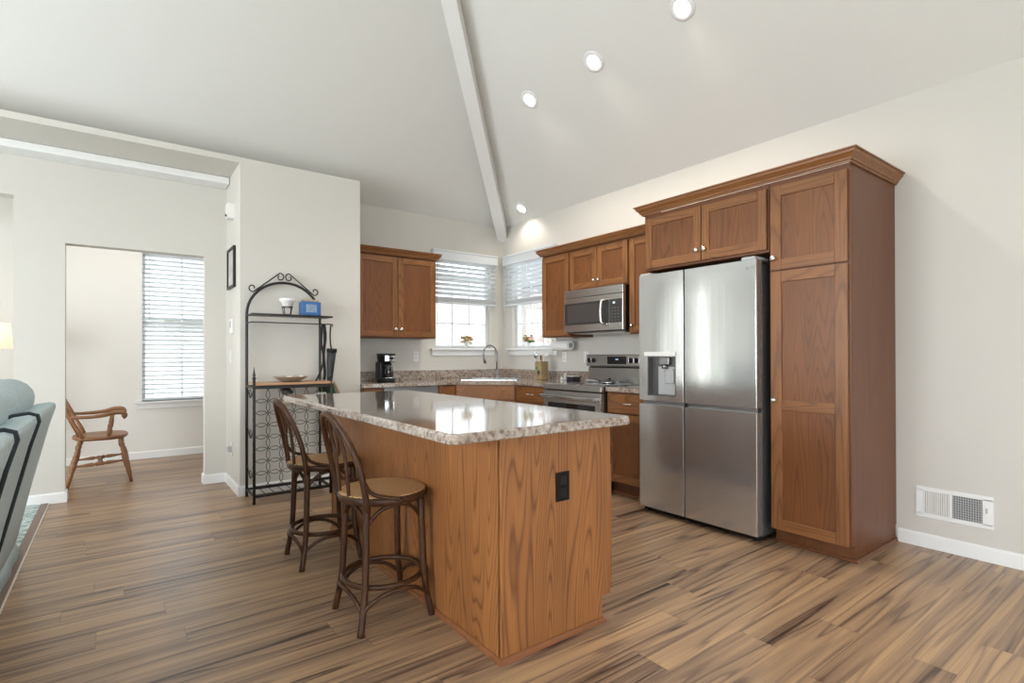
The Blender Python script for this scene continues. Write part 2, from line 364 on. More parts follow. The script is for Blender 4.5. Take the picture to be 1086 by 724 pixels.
# ------------------------------------------------------------------ mesh builder
FX = Matrix(((0, -1, 0, 0), (1, 0, 0, 0), (0, 0, 1, 0), (0, 0, 0, 1)))      # (u,w,z) facing -x : x=-w, y=u
FY = Matrix(((1, 0, 0, 0), (0, -1, 0, 0), (0, 0, 1, 0), (0, 0, 0, 1)))      # facing -y : x=u, y=-w
_s = math.sqrt(.5)
FD = Matrix(((_s, -_s, 0, 0), (-_s, -_s, 0, 0), (0, 0, 1, 0), (0, 0, 0, 1))) # diagonal corner: u along (1,-1), w along (-1,-1)
class MB:
    def __init__(s, M=None):
        s.bm = bmesh.new(); s.M = M
    def _add(s, verts, faces, mi=0, smooth=False):
        vs = []
        for v in verts:
            v = Vector(v)
            if s.M is not None: v = s.M @ v
            vs.append(s.bm.verts.new(v))
        for f in faces:
            try:
                fc = s.bm.faces.new([vs[i] for i in f]); fc.material_index = mi; fc.smooth = smooth
            except ValueError: pass
        return s
    def _addbm(s, b, mi=0, smooth=False, T=None):
        b.verts.index_update()
        vs = [(T @ v.co if T is not None else v.co.copy()) for v in b.verts]
        fs = [[v.index for v in f.verts] for f in b.faces]
        b.free()
        return s._add(vs, fs, mi, smooth)
    def box(s, x0, x1, y0, y1, z0, z1, mi=0, bev=0, seg=2, T=None):
        b = bmesh.new()
        bmesh.ops.create_cube(b, size=1)
        for v in b.verts:
            v.co = Vector(((x0+x1)/2+v.co.x*(x1-x0), (y0+y1)/2+v.co.y*(y1-y0), (z0+z1)/2+v.co.z*(z1-z0)))
        if bev:
            bmesh.ops.bevel(b, geom=list(b.edges), offset=bev, segments=seg, affect='EDGES', profile=0.5)
        return s._addbm(b, mi, False, T)
    def cyl(s, p0, p1, r0, r1=None, seg=16, mi=0, smooth=True):
        p0, p1 = Vector(p0), Vector(p1); r1 = r0 if r1 is None else r1
        d = (p1-p0).normalized(); a = d.orthogonal().normalized(); b = d.cross(a)
        V = []
        for p, r in ((p0, r0), (p1, r1)):
            for i in range(seg):
                t = 2*PI*i/seg; V.append(p+a*math.cos(t)*r+b*math.sin(t)*r)
        s._add(V, [(i, (i+1) % seg, seg+(i+1) % seg, seg+i) for i in range(seg)], mi, smooth)
        s._add(V[:seg], [tuple(range(seg))], mi, False); s._add(V[seg:], [tuple(range(seg))], mi, False)
        return s
    def tube(s, pts, r, seg=8, closed=False, mi=0, flat=None):
        pts = [Vector(p) for p in pts]; n = len(pts)
        rs = r if isinstance(r, (list, tuple)) else [r]*n
        prev = None; V = []
        for i, p in enumerate(pts):
            if closed: t = (pts[(i+1) % n]-pts[i-1]).normalized()
            else: t = (pts[min(i+1, n-1)]-pts[max(i-1, 0)]).normalized()
            if prev is None: a = t.orthogonal().normalized() if flat is None else (Vector(flat)-t*t.dot(Vector(flat))).normalized()
            else: a = (prev-t*prev.dot(t)).normalized()
            prev = a; b = t.cross(a)
            for k in range(seg):
                th = 2*PI*k/seg; V.append(p+(a*math.cos(th)+b*math.sin(th))*rs[i])
        F = []
        for i in range(n if closed else n-1):
            j = (i+1) % n
            for k in range(seg): F.append((i*seg+k, i*seg+(k+1) % seg, j*seg+(k+1) % seg, j*seg+k))
        s._add(V, F, mi, True)
        if not closed:
            s._add(V[:seg], [tuple(range(seg))], mi); s._add(V[-seg:], [tuple(range(seg))], mi)
        return s
    def lathe(s, prof, c=(0, 0, 0), seg=24, mi=0, axis='z', T=None):
        V = []; n = len(prof)
        for (r, h) in prof:
            for k in range(seg):
                t = 2*PI*k/seg; x, y = r*math.cos(t), r*math.sin(t)
                v = {'z': (x, y, h), 'x': (h, x, y), 'y': (x, h, y)}[axis]
                v = Vector(v)
                if T is not None: v = T @ v
                V.append(v+Vector(c))
        F = [(i*seg+k, i*seg+(k+1) % seg, (i+1)*seg+(k+1) % seg, (i+1)*seg+k) for i in range(n-1) for k in range(seg)]
        s._add(V, F, mi, True)
        if prof[0][0] > 1e-5: s._add(V[:seg], [tuple(range(seg))], mi)
        if prof[-1][0] > 1e-5: s._add(V[-seg:], [tuple(range(seg))], mi)
        return s
    def turned(s, p0, p1, prof, seg=12, mi=0):
        """profile [(t, r)] along the segment p0->p1"""
        p0, p1 = Vector(p0), Vector(p1)
        return s.tube([p0.lerp(p1, t) for t, r in prof], [r for t, r in prof], seg, mi=mi)
    def prism(s, poly, axis, a, b, mi=0, smooth=False):
        """poly in the two other axes (order x,y,z without axis)"""
        def P(u, v, w): return {'x': (w, u, v), 'y': (u, w, v), 'z': (u, v, w)}[axis]
        n = len(poly)
        V = [P(u, v, a) for u, v in poly]+[P(u, v, b) for u, v in poly]
        s._add(V, [tuple(range(n)), tuple(range(n, 2*n))], mi)
        s._add(V, [(i, (i+1) % n, n+(i+1) % n, n+i) for i in range(n)], mi, smooth)
        return s
    def sphere(s, c, r, seg=12, mi=0, sc=(1, 1, 1)):
        b = bmesh.new(); bmesh.ops.create_uvsphere(b, u_segments=seg, v_segments=max(6, seg//2+2), radius=1)
        T = Matrix.Translation(c) @ Matrix.Diagonal((r*sc[0], r*sc[1], r*sc[2], 1))
        return s._addbm(b, mi, True, T)
    def mesh(s, name, mats, off=(0, 0, 0)):
        bmesh.ops.remove_doubles(s.bm, verts=s.bm.verts, dist=1e-6)
        bmesh.ops.recalc_face_normals(s.bm, faces=s.bm.faces)
        bmesh.ops.translate(s.bm, verts=s.bm.verts, vec=-Vector(off))
        me = bpy.data.meshes.new(name); s.bm.to_mesh(me); s.bm.free()
        for m in (mats if isinstance(mats, (list, tuple)) else [mats]): me.materials.append(m)
        return me

def mkobj(name, mb, mats, off=(0, 0, 0)):
    o = bpy.data.objects.new(name, mb.mesh(name, mats, off)); col.objects.link(o); return o

def struct(name, mb, mats, parent=None):
    o = mkobj(name, mb, mats)
    if parent is None: o['kind'] = 'structure'
    else: o.parent = parent
    return o

class Thing:
    def __init__(s, name, label, cat, loc=(0, 0, 0), group=None, local=False, rz=0):
        s.o = bpy.data.objects.new(name, None); col.objects.link(s.o)
        s.o.empty_display_size = 0.05
        s.o.location = loc; s.o.rotation_euler = (0, 0, rz); s.off = (0, 0, 0) if local else loc
        s.o['label'] = label; s.o['category'] = cat
        if group: s.o['group'] = group
    def part(s, name, mb, mats, parent=None, label=None):
        p = mkobj(name, mb, mats, s.off); p.parent = parent or s.o
        if label: p['label'] = label
        return p

def single(name, mb, mats, label, cat, loc=(0, 0, 0), group=None):
    o = mkobj(name, mb, mats, loc); o.location = loc
    o['label'] = label; o['category'] = cat
    if group: o['group'] = group
    return o

def copy_thing(root, loc, rz=None, label=None):
    r = root.copy(); col.objects.link(r); r.location = loc
    if rz is not None: r.rotation_euler = (0, 0, rz)
    if label: r['label'] = label
    for ch in [o for o in bpy.data.objects if o.parent == root]:
        c = ch.copy(); col.objects.link(c); c.parent = r
        for g in [o for o in bpy.data.objects if o.parent == ch]:
            d = g.copy(); col.objects.link(d); d.parent = c
    return r

def cut(obj, mb):
    """boolean difference baked into the mesh"""
    cutter = bpy.data.objects.new('cut', mb.mesh('cut', [])); col.objects.link(cutter)
    cutter.matrix_world = Matrix.Translation((0, 0, 0))
    md = obj.modifiers.new('b', 'BOOLEAN'); md.operation = 'DIFFERENCE'; md.solver = 'EXACT'; md.object = cutter
    bpy.context.view_layer.update()
    dg = bpy.context.evaluated_depsgraph_get()
    me = bpy.data.meshes.new_from_object(obj.evaluated_get(dg))
    obj.modifiers.clear(); obj.data = me
    bpy.data.objects.remove(cutter)

def arc(c, r, a0, a1, n, plane='xz', ry=None):
    ry = r if ry is None else ry; out = []
    for i in range(n+1):
        t = a0+(a1-a0)*i/n; u, v = r*math.cos(t), ry*math.sin(t)
        out.append({'xz': (c[0]+u, c[1], c[2]+v), 'yz': (c[0], c[1]+u, c[2]+v), 'xy': (c[0]+u, c[1]+v, c[2])}[plane])
    return out

def spline(pts, n=8):
    P = [Vector(p) for p in pts]; out = []
    for i in range(len(P)-1):
        p0 = P[max(i-1, 0)]; p1 = P[i]; p2 = P[i+1]; p3 = P[min(i+2, len(P)-1)]
        for k in range(n):
            t = k/n
            out.append(0.5*((2*p1)+(-p0+p2)*t+(2*p0-5*p1+4*p2-p3)*t*t+(-p0+3*p1-3*p2+p3)*t**3))
    out.append(P[-1]); return out

# ------------------------------------------------------------------ room shell
def wall_rects(a0, a1, z0, z1, holes):
    """split a wall (a,z) into rectangles around the holes (a0,a1,z0,z1)"""
    xs = sorted({a0, a1, *[h[0] for h in holes], *[h[1] for h in holes]})
    out = []
    for i in range(len(xs)-1):
        u0, u1 = xs[i], xs[i+1]; m = (u0+u1)/2
        hs = sorted([h for h in holes if h[0] < m < h[1]], key=lambda h: h[2])
        z = z0
        for h in hs:
            if h[2] > z+1e-6: out.append((u0, u1, z, h[2]))
            z = h[3]
        if z < z1-1e-6: out.append((u0, u1, z, z1))
    return out
HE = 2.82
# openings
W1 = (-0.98, -0.20, 1.27, 2.40)      # kitchen window in the back wall (x)
W2 = (-1.00, -0.20, 1.27, 2.40)      # kitchen window in the right wall (y)
W3 = (-3.75, -2.95, 0.66, 2.42)      # den window (x)
W4 = (0.45, 1.40, 0.20, 2.60)        # den side window (y)
mb = MB()
for r in wall_rects(-2.106, 0.15, -0.1, HE+.12, [W1]): mb.box(r[0], r[1], 0, 0.15, r[2], r[3])
struct('wall_back', mb, WALL)
mb = MB()
for r in wall_rects(-9.15, 0.0, -0.1, HE+.12, [W2]): mb.box(0, 0.15, r[0], r[1], r[2], r[3])
struct('wall_right', mb, WALL)
struct('wall_partition', MB().box(-3.157, -2.106, -0.565, 0.23, -0.1, 2.87, bev=.004), WALL)
mb = MB()
for r in wall_rects(-8.4, -3.157, -0.1, HE, [(-4.328, -3.334, -0.1, 2.11), (-6.9, -4.637, -0.1, 2.45)]): mb.box(r[0], r[1], 0.108, 0.23, r[2], r[3])
struct('wall_den_opening', mb, WALL)
mb = MB()
for r in wall_rects(-7.2, -2.5, -0.1, HE, [W3]): mb.box(r[0], r[1], 1.94, 2.09, r[2], r[3])
struct('wall_den_back', mb, WALLW)
mb = MB()
for r in wall_rects(0.23, 2.09, -0.1, HE, [W4]): mb.box(-7.35, -7.2, r[0], r[1], r[2], r[3])
struct('wall_den_left', mb, WALLW)
struct('wall_den_right', MB().box(-2.5, -2.35, 0.23, 2.09, -0.1, HE), WALLW)
WL = [(-6.3, -4.3, .4, 2.4), (-3.6, -1.6, .4, 2.4)]
mb = MB()
for r in wall_rects(-9.15, 0.23, -0.1, HE+.12, WL): mb.box(-8.55, -8.4, r[0], r[1], r[2], r[3])
struct('wall_left', mb, WALL)
WF = [(-7.5, -5.5, .05, 2.35), (-4.8, -2.8, .05, 2.35), (-2.3, -0.5, .05, 2.35)]  # unseen openings put in behind the camera for light
mb = MB()
for r in wall_rects(-8.4, 0.0, -0.1, HE+.12, WF): mb.box(r[0], r[1], -9.15, -9.0, r[2], r[3])
struct('wall_front', mb, WALL)
# soffit that carries on from the partition over the way to the living room
mb = MB(); mb.box(-8.4, -3.157, -0.565, 0.108, 2.822, 2.87)
struct('wall_soffit', mb, WALL)
struct('trim_1', MB().box(-8.4, -3.16, -0.10, 0.108, 2.76, 2.8215, bev=.012, seg=3), TRIM)
# vaulted ceiling
S = 0.72; ZT = 4.6; q = (ZT-HE)/S
mb = MB()
o4 = [(-8.4, -9, HE), (0, -9, HE), (0, 0, HE), (-8.4, 0, HE)]
i4 = [(-8.4+q, -9+q, ZT), (-q, -9+q, ZT), (-q, -q, ZT), (-8.4+q, -q, ZT)]
up = [(x, y, z+.12) for x, y, z in o4+i4]
V = o4+i4+up
mb._add(V, [(0, 1, 5, 4), (1, 2, 6, 5), (2, 3, 7, 6), (3, 0, 4, 7), (4, 5, 6, 7)] +
        [(8, 9, 13, 12), (9, 10, 14, 13), (10, 11, 15, 14), (11, 8, 12, 15), (12, 13, 14, 15)] +
        [(0, 1, 9, 8), (1, 2, 10, 9), (2, 3, 11, 10), (3, 0, 8, 11)])
struct('ceiling', mb, CEIL)
struct('ceiling', MB().box(-8.4, -2.35, 0.108, 2.09, HE, HE+.1), CEIL)
# hip beam running up from the kitchen corner
mb = MB(FD)
wb = 0.062
n = 10
prof = []
L0, L1 = 0.0, 3.5
for (w, ) in ((L0,), (L1,)): pass
k = S/math.sqrt(2)      # rise per metre of plan along the diagonal
V = []
for w in (L0, L1):
    zc = HE+k*w
    V += [(-wb, w, zc-.19), (wb, w, zc-.19), (wb, w, zc+.06), (-wb, w, zc+.06)]
mb._add(V, [(0, 1, 2, 3), (4, 5, 6, 7), (0, 1, 5, 4), (1, 2, 6, 5), (2, 3, 7, 6), (3, 0, 4, 7)])
struct('trim_2', mb, TRIM)
# floors
struct('floor', MB().box(-4.43, 0.0, -9.0, 2.0, -0.1, 0).box(-7.2, -4.43, 0.108, 2.0, -0.1, 0), FLOORM)
struct('floor', MB().box(-8.4, -4.475, -9.0, 0.108, -0.1, 0.010), CARPET)
struct('trim_3', MB().box(-4.475, -4.43, -9.0, 0.108, -0.1, 0.010, bev=.002), pmat('strip_brown', (0.20, 0.13, 0.10), 0.5))
struct('trim_4', MB().box(-4.43, -4.423, -9.0, 0.108, -0.01, 0.006), pmat('strip_edge', (0.72, 0.68, 0.63), 0.35))

def baseboard(name, x0, x1, y0, y1, side):
    """side = outward axis of the room: '-x','+x','-y'"""
    t, h = 0.014, 0.085; mb = MB()
    pr = [(0, 0), (t, 0), (t, h-.012), (t*.45, h), (0, h)]
    if side == '-x': mb.prism([(x0-u, z) for u, z in pr], 'y', y0, y1)
    elif side == '+x': mb.prism([(x0+u, z) for u, z in pr], 'y', y0, y1)
    elif side == '-y': mb.prism([(y0-u, z) for u, z in pr], 'x', x0, x1)
    struct(name, mb, TRIM)
baseboard('baseboard_right', 0, 0, -9.0, -4.30, '-x')
baseboard('baseboard_back', -4.637, -4.328, 0.108, 0, '-y')
baseboard('baseboard_back', -3.334, -3.157, 0.108, 0, '-y')
baseboard('baseboard_partition_side', -3.157, 0, -0.565, 0.108, '-x')
baseboard('baseboard_partition_front', -3.171, -2.106, -0.565, 0, '-y')
baseboard('baseboard_den', -7.2, -2.5, 1.94, 0, '-y')
baseboard('baseboard_jamb', -4.328, 0, 0.094, 0.23, '+x')
baseboard('baseboard_jamb', -3.334, 0, 0.094, 0.23, '-x')

# ------------------------------------------------------------------ windows
def window(name, M, u0, u1, z0, z1, w, cols=3, rows=2, sill=True, mid=True, wallface=0.0):
    """M maps (u,w,z); w = depth of glass plane behind the wall face (negative w = outside)"""
    f = MB(M); t = .035
    d0, d1 = -w-.03, -w+.02
    f.box(u0, u1, d0, d1, z1-t, z1); f.box(u0, u1, d0, d1, z0, z0+t)
    f.box(u0, u0+t, d0, d1, z0+t, z1-t); f.box(u1-t, u1, d0, d1, z0+t, z1-t)
    zm = (z0+z1)/2+.03
    if mid: f.box(u0+t, u1-t, d0, d1, zm-.02, zm+.02)
    root = struct(name, f, VINYL)
    g = MB(M); g.box(u0+t, u1-t, -w-.012, -w-.006, z0+t, z1-t)
    struct('window_pane', g, GLASS, root)
    if cols:
        mn = MB(M)
        for a, b in (((z0+t, zm-.02), (zm+.02, z1-t)) if mid else ((z0+t, z1-t),)):
            for i in range(1, cols):
                u = u0+t+(u1-u0-2*t)*i/cols; mn.box(u-.007, u+.007, -w-.004, -w+.006, a, b)
            for j in range(1, rows):
                z = a+(b-a)*j/rows; mn.box(u0+t, u1-t, -w-.004, -w+.006, z-.007, z+.007)
        struct('window_muntin', mn, VINYL, root)
    if sill:
        s = MB(M); s.box(u0-.075, u1+.075, 0.0, .055, z0-.022, z0, bev=.006); s.box(u0, u1, -w+.02, 0.0, z0-.022, z0)
        s.box(u0-.055, u1+.055, 0.001, .018, z0-.085, z0-.022, bev=.004)
        struct('window_sill', s, TRIM, root)
    return root
window('window_1', FY, W1[0], W1[1], W1[2], W1[3], .08)
window('window_2', FX, W2[0], W2[1], W2[2], W2[3], .08)
M3 = Matrix.Translation((0, 1.94, 0)) @ FY
window('window_3', M3, W3[0], W3[1], W3[2], W3[3], .10, cols=2, rows=1)
FPX = Matrix(((0, 1, 0, -7.2), (1, 0, 0, 0), (0, 0, 1, 0), (0, 0, 0, 1)))
window('window_4', FPX, W4[0], W4[1], W4[2], W4[3], .08, cols=0, mid=False, sill=False)
FLX = Matrix(((0, 1, 0, -8.4), (1, 0, 0, 0), (0, 0, 1, 0), (0, 0, 0, 1)))
window('window_5', FLX, *WL[0], .10, cols=2, rows=1)
window('window_6', FLX, *WL[1], .10, cols=2, rows=1)
FBY = Matrix(((1, 0, 0, 0), (0, 1, 0, -9.0), (0, 0, 1, 0), (0, 0, 0, 1)))
for i, w in enumerate(WF): window('window_%d' % (7+i), FBY, *w, .10, cols=2, rows=1, sill=False, mid=False)

def blind(name, M, u0, u1, ztop, zbot, w, label, loc, pitch=.053, stack=0.0, tilt=0.62, val=0.12, wand=None, group=None, slatw=.05):
    t = Thing(name, label, 'window blind', loc, group)
    v = MB(M); v.box(u0-.012, u1+.012, w-.03, w+.036, ztop-val, ztop, bev=.006)
    if val > .1: v.box(u0-.018, u1+.018, w-.03, w+.044, ztop-.022, ztop, bev=.004)
    t.part('valance', v, BLIND)
    z = ztop-val-.02
    while z > zbot+stack+.03:
        s = MB(M); T = Matrix.Translation((0, w, z)) @ Matrix.Rotation(tilt, 4, 'X')
        s.box(u0, u1, -slatw/2, slatw/2, -.0016, .0016, T=T)
        t.part('slat', s, BLIND); z -= pitch
    if stack:
        n = int(stack/.0065)
        s = MB(M)
        for i in range(n): s.box(u0, u1, w-.025, w+.025, zbot+.022+i*stack/n, zbot+.022+i*stack/n+.004)
        t.part('stacked_slats', s, BLIND)
    r = MB(M); r.box(u0, u1, w-.025, w+.025, zbot, zbot+.02, bev=.003); t.part('bottom_rail', r, BLIND)
    for f in (.12, .5, .88):
        u = u0+(u1-u0)*f; c = MB(M)
        for dw in (-.026, .026): c.cyl((u, w+dw, zbot+.01), (u, w+dw, ztop-val), .0012, seg=5)
        t.part('ladder_cord', c, BLIND)
    if wand:
        wd = MB(M); wd.cyl((wand[0], w+.034, ztop-val), (wand[0], w+.034, wand[1]), .0035, seg=6); t.part('tilt_wand', wd, PLASTG)
    return t
blind('window_blind', FY, -1.03, -.15, 2.43, 1.80, .042, 'half-raised white slat blind over the sink window in the back wall', (-.6, 0, 1.8), stack=.055, wand=(-1.0, 1.52))
blind('window_blind', FX, -1.05, -.105, 2.43, 1.80, .042, 'half-raised white slat blind on the right wall window beside the upper cabinets', (0, -.6, 1.8), stack=.055, wand=(-.15, 1.52))
blind('window_blind', M3, -3.745, -2.955, 2.415, .675, -.035, 'full-length white slat blind lowered over the den window behind the doorway', (-3.35, 1.94, .68), pitch=.052, val=.035, wand=(-3.68, 1.62), tilt=.30)

# ------------------------------------------------------------------ outside
struct('ground', MB().box(-40, 40, -40, 60, -.7, -.5), GRASS)
t = Thing('neighbor_house', 'pale sided neighbouring house with grey roof seen through the sink window', 'house', (2, 13, -.5))
m_ = MB(); m_.prism([(-6, -.5), (9, -.5), (9, 3.0), (3.0, 6.0), (-6, 3.0)], 'y', 12, 18); t.part('wall', m_, SIDING)
m_ = MB(); m_.prism([(11.4, 2.2), (18.6, 2.2), (15, 5.6)], 'x', -6.5, 2.2); t.part('roof', m_, SHINGLE)
m_ = MB(); m_.box(4.0, 5.2, 11.95, 12.02, 1.2, 2.6); t.part('window', m_, GLOSSB)
t = Thing('neighbor_house', 'pale brick neighbouring house seen through the window in the right wall', 'house', (10, 8, -.5))
m_ = MB(); m_.box(7, 14, 1, 9, -.5, 3.4); t.part('wall', m_, BRICKS)
m_ = MB(); m_.prism([(.6, 3.4), (9.4, 3.4), (5, 7)], 'x', 6.7, 14.3); t.part('roof', m_, SHINGLE)

# ------------------------------------------------------------------ recessed ceiling lights
pos = [(-.96, -3.385), (-.962, -2.565), (-.972, -1.765), (-.146, -.577)]
lab = ['round recessed ceiling light nearest the top edge of the photo', 'round recessed ceiling light second from the top of the diagonal row',
       'round recessed ceiling light third in the diagonal row, beside the beam', 'small recessed ceiling light close to the corner above the right window']
for (x, y), lb in zip(pos, lab):
    z = HE-S*x
    t = Thing('recessed_light', lb, 'ceiling light', (x, y, z), 'recessed lights in the vaulted ceiling', local=True)
    nrm = Vector((-S, 0, -1)).normalized()        # pointing down into the room
    nrm = Vector((-S, 0, -1)).normalized()
    T = nrm.to_track_quat('Z', 'Y').to_matrix().to_4x4()
    m_ = MB(); m_.lathe([(.090, 0.0), (.088, .006), (.066, .008), (.052, .002), (.052, -.0)], T=T); t.part('trim_ring', m_, TRIM)
    m_ = MB(); m_.lathe([(.055, .003), (.0001, .0031)], T=T); t.part('lens', m_, emat('lamp_lens', (1, .97, .92), 9))
    ld = bpy.data.lights.new('downlight', 'SPOT'); ld.energy = 48 if y < -1 else 12; ld.color = (1, .90, .78); ld.spot_size = 2.3; ld.spot_blend = .6; ld.shadow_soft_size = .05
    lo = bpy.data.objects.new('downlight', ld); lo.location = nrm*.03; lo.parent = t.o; col.objects.link(lo)

# ------------------------------------------------------------------ cabinetry helpers
def shaker(M, u0, u1, w0, z0, z1, hx, st=.058, th=.020, midrail=None):
    """door front: stiles (mat 0), rails (mat 1), panel (mat 2)"""
    d = MB(M); b = .0022
    d.box(u0, u0+st, w0, w0+th, z0, z1, 0, bev=b, seg=1); d.box(u1-st, u1, w0, w0+th, z0, z1, 0, bev=b, seg=1)
    d.box(u0+st, u1-st, w0, w0+th-.0005, z0, z0+st, 1, bev=b, seg=1); d.box(u0+st, u1-st, w0, w0+th-.0005, z1-st, z1, 1, bev=b, seg=1)
    if midrail: d.box(u0+st, u1-st, w0, w0+th-.0005, midrail[0], midrail[1], 1, bev=b, seg=1)
    d.box(u0+st-.004, u1-st+.004, w0, w0+th-.010, z0+st-.004, z1-st+.004, 2)
    return d
def knob(M, u, w, z, r=.0175):
    k = MB(M); T = Matrix.Rotation(-PI/2, 4, 'X')
    k.lathe([(.006, 0), (.005, .010), (r*.8, .014), (r, .020), (r*.85, .026), (.0001, .029)], (u, w, z), seg=14, T=T)
    return k
def pull(M, u, w, z, L=.125):
    k = MB(M)
    for s in (-1, 1): k.cyl((u+s*L*.38, w, z), (u+s*L*.38, w+.022, z), .004, seg=8)
    pts = [(u-L/2, w+.016, z), (u-L*.38, w+.022, z), (u-L*.2, w+.024, z), (u, w+.028, z), (u+L*.2, w+.024, z), (u+L*.38, w+.022, z), (u+L/2, w+.016, z)]
    k.tube(pts, [.003, .0065, .0045, .008, .0045, .0065, .003], seg=8)
    return k
def slab(M, u0, u1, w0, z0, z1, th=.019):
    return MB(M).box(u0, u1, w0, w0+th, z0, z1, bev=.004)
def sweep_crown(path, prof, closed_ends=True):
    """path of 2D points, outward on the right-hand side of travel; prof [(out,z)]"""
    mb = MB(); n = len(path); V = []; m = len(prof)
    P = [Vector(p) for p in path]
    for i in range(n):
        ds = []
        if i > 0: ds.append((P[i]-P[i-1]).normalized())
        if i < n-1: ds.append((P[i+1]-P[i]).normalized())
        ns = [Vector((d.y, -d.x)) for d in ds]
        nn = sum(ns, Vector((0, 0))).normalized(); kf = 1/max(.3, nn.dot(ns[0]))
        for o, z in prof: V.append((P[i].x+nn.x*o*kf, P[i].y+nn.y*o*kf, z))
    F = [(i*m+k, i*m+(k+1) % m, (i+1)*m+(k+1) % m, (i+1)*m+k) for i in range(n-1) for k in range(m)]
    F += [tuple(range(m)), tuple(range((n-1)*m, n*m))]
    mb._add(V, F)
    return mb
def crown_prof(z0, z1, d=.062):
    h = z1-z0
    return [(0, z0), (.010, z0), (.012, z0+.14*h), (.020, z0+.18*h), (.022, z0+.30*h), (.030, z0+.45*h), (.044, z0+.66*h), (d-.010, z0+.78*h), (d-.008, z0+.86*h), (d, z0+.88*h), (d, z1), (0, z1)]

# ---- upper cabinets
def upper(name, label, M, u0, u1, z0, z1, depth, doors, hmat, knobs, group=None, st=.058, side=SIDE):
    c = M @ Vector(((u0+u1)/2, 0.0, z0))
    t = Thing(name, label, 'cabinet', tuple(c), group)
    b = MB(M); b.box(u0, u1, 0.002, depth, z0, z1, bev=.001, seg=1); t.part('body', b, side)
    for (a, c_, za, zb) in doors:
        kk = None
        d = t.part('door', shaker(M, a, c_, depth, za, zb, 0, st), [OAKZ, hmat, PANEL])
        for (ku, kz) in knobs:
            if a < ku < c_ and za-.001 <= kz <= zb: t.part('knob', knob(M, ku, depth+.020, kz), NICKEL, d)
    return t
upper('upper_cabinet', 'double-door oak wall cabinet above the coffee maker, left of the sink window', FY, -2.104, -1.155, 1.372, 2.25, .325,
      [(-2.055, -1.618, 1.385, 2.215), (-1.610, -1.17, 1.385, 2.215)], OAKX, [(-1.645, 1.462), (-1.583, 1.462)])
upper('upper_cabinet', 'single-door oak wall cabinet above the paper towel roll, right of the window', FX, -1.608, -1.178, 1.372, 2.25, .325,
      [(-1.60, -1.188, 1.385, 2.215)], OAKY, [])
upper('upper_cabinet', 'short double-door oak wall cabinet directly above the microwave', FX, -2.380, -1.610, 1.82, 2.25, .325,
      [(-1.990, -1.622, 1.832, 2.215), (-2.368, -1.998, 1.832, 2.215)], OAKY, [(-1.965, 1.90), (-2.025, 1.90)])
upper('upper_cabinet', 'narrow oak wall cabinet between the microwave and the refrigerator cabinet', FX, -2.838, -2.382, 1.372, 2.25, .325,
      [(-2.828, -2.392, 1.385, 2.215)], OAKY, [(-2.424, 1.447)])
# crowns (outward on right-hand side of travel)
single('crown_molding', sweep_crown([(-2.104, -.345), (-1.155, -.345), (-1.155, -.002)], crown_prof(2.234, 2.300, .046)), OAKX,
       'oak crown molding along the top of the cabinet left of the sink window', 'molding', (-1.6, -.345, 2.222))
single('crown_molding', sweep_crown([(-.002, -1.178), (-.345, -1.178), (-.345, -2.838)][::-1], [(-o, z) for o, z in crown_prof(2.234, 2.300, .046)]), OAKY,
       'oak crown molding running above the microwave cabinets on the right wall', 'molding', (-.345, -2.0, 2.222))
# ---- refrigerator cabinet and pantry
DF = .680
t = upper('refrigerator_cabinet', 'double-door oak cabinet bridging over the steel refrigerator', FX, -3.826, -2.842, 1.835, 2.27, DF,
      [(-3.345, -2.862, 1.852, 2.235), (-3.816, -3.353, 1.852, 2.235)], OAKY, [(-3.318, 1.925), (-3.380, 1.925)])
m_ = MB(FX).box(-2.860, -2.842, .002, .62, 0, 1.833); t.part('side_panel', m_, SIDE)
t = Thing('pantry_cabinet', 'tall oak pantry cabinet right of the refrigerator, at the end of the run', 'cabinet', (-.33, -4.06, 0))
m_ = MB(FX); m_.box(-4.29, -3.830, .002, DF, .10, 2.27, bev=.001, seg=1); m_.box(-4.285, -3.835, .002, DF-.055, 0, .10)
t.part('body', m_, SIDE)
m_ = MB(FX); m_.prism([(-4.305, 0), (-4.285, 0), (-4.285, .020), (-4.297, .018)], 'y', .002, DF-.045)
m_.box(-4.300, -3.835, DF-.055, DF-.043, 0, .018, bev=.003)
t.part('base_molding', m_, SIDE)
d = t.part('door', shaker(FX, -4.280, -3.842, DF, 1.712, 2.235, 0, .066), [OAKZ, OAKY, PANEL], label='short upper pantry door')
t.part('knob', knob(FX, -3.866, DF+.02, 1.785), NICKEL, d)
d = t.part('door', shaker(FX, -4.280, -3.842, DF, .100, 1.702, 0, .066, midrail=(.842, .905)), [OAKZ, OAKY, PANEL], label='tall lower pantry door with a middle rail')
t.part('knob', knob(FX, -3.866, DF+.02, .903), NICKEL, d)
single('crown_molding', sweep_crown([(-.002, -4.292), (-DF-.020, -4.292), (-DF-.020, -2.842), (-.41, -2.842)], [(-o, z) for o, z in crown_prof(2.266, 2.335, .056)]), OAKY,
       'large oak crown molding over the refrigerator cabinet and pantry', 'molding', (-.7, -3.6, 2.245))

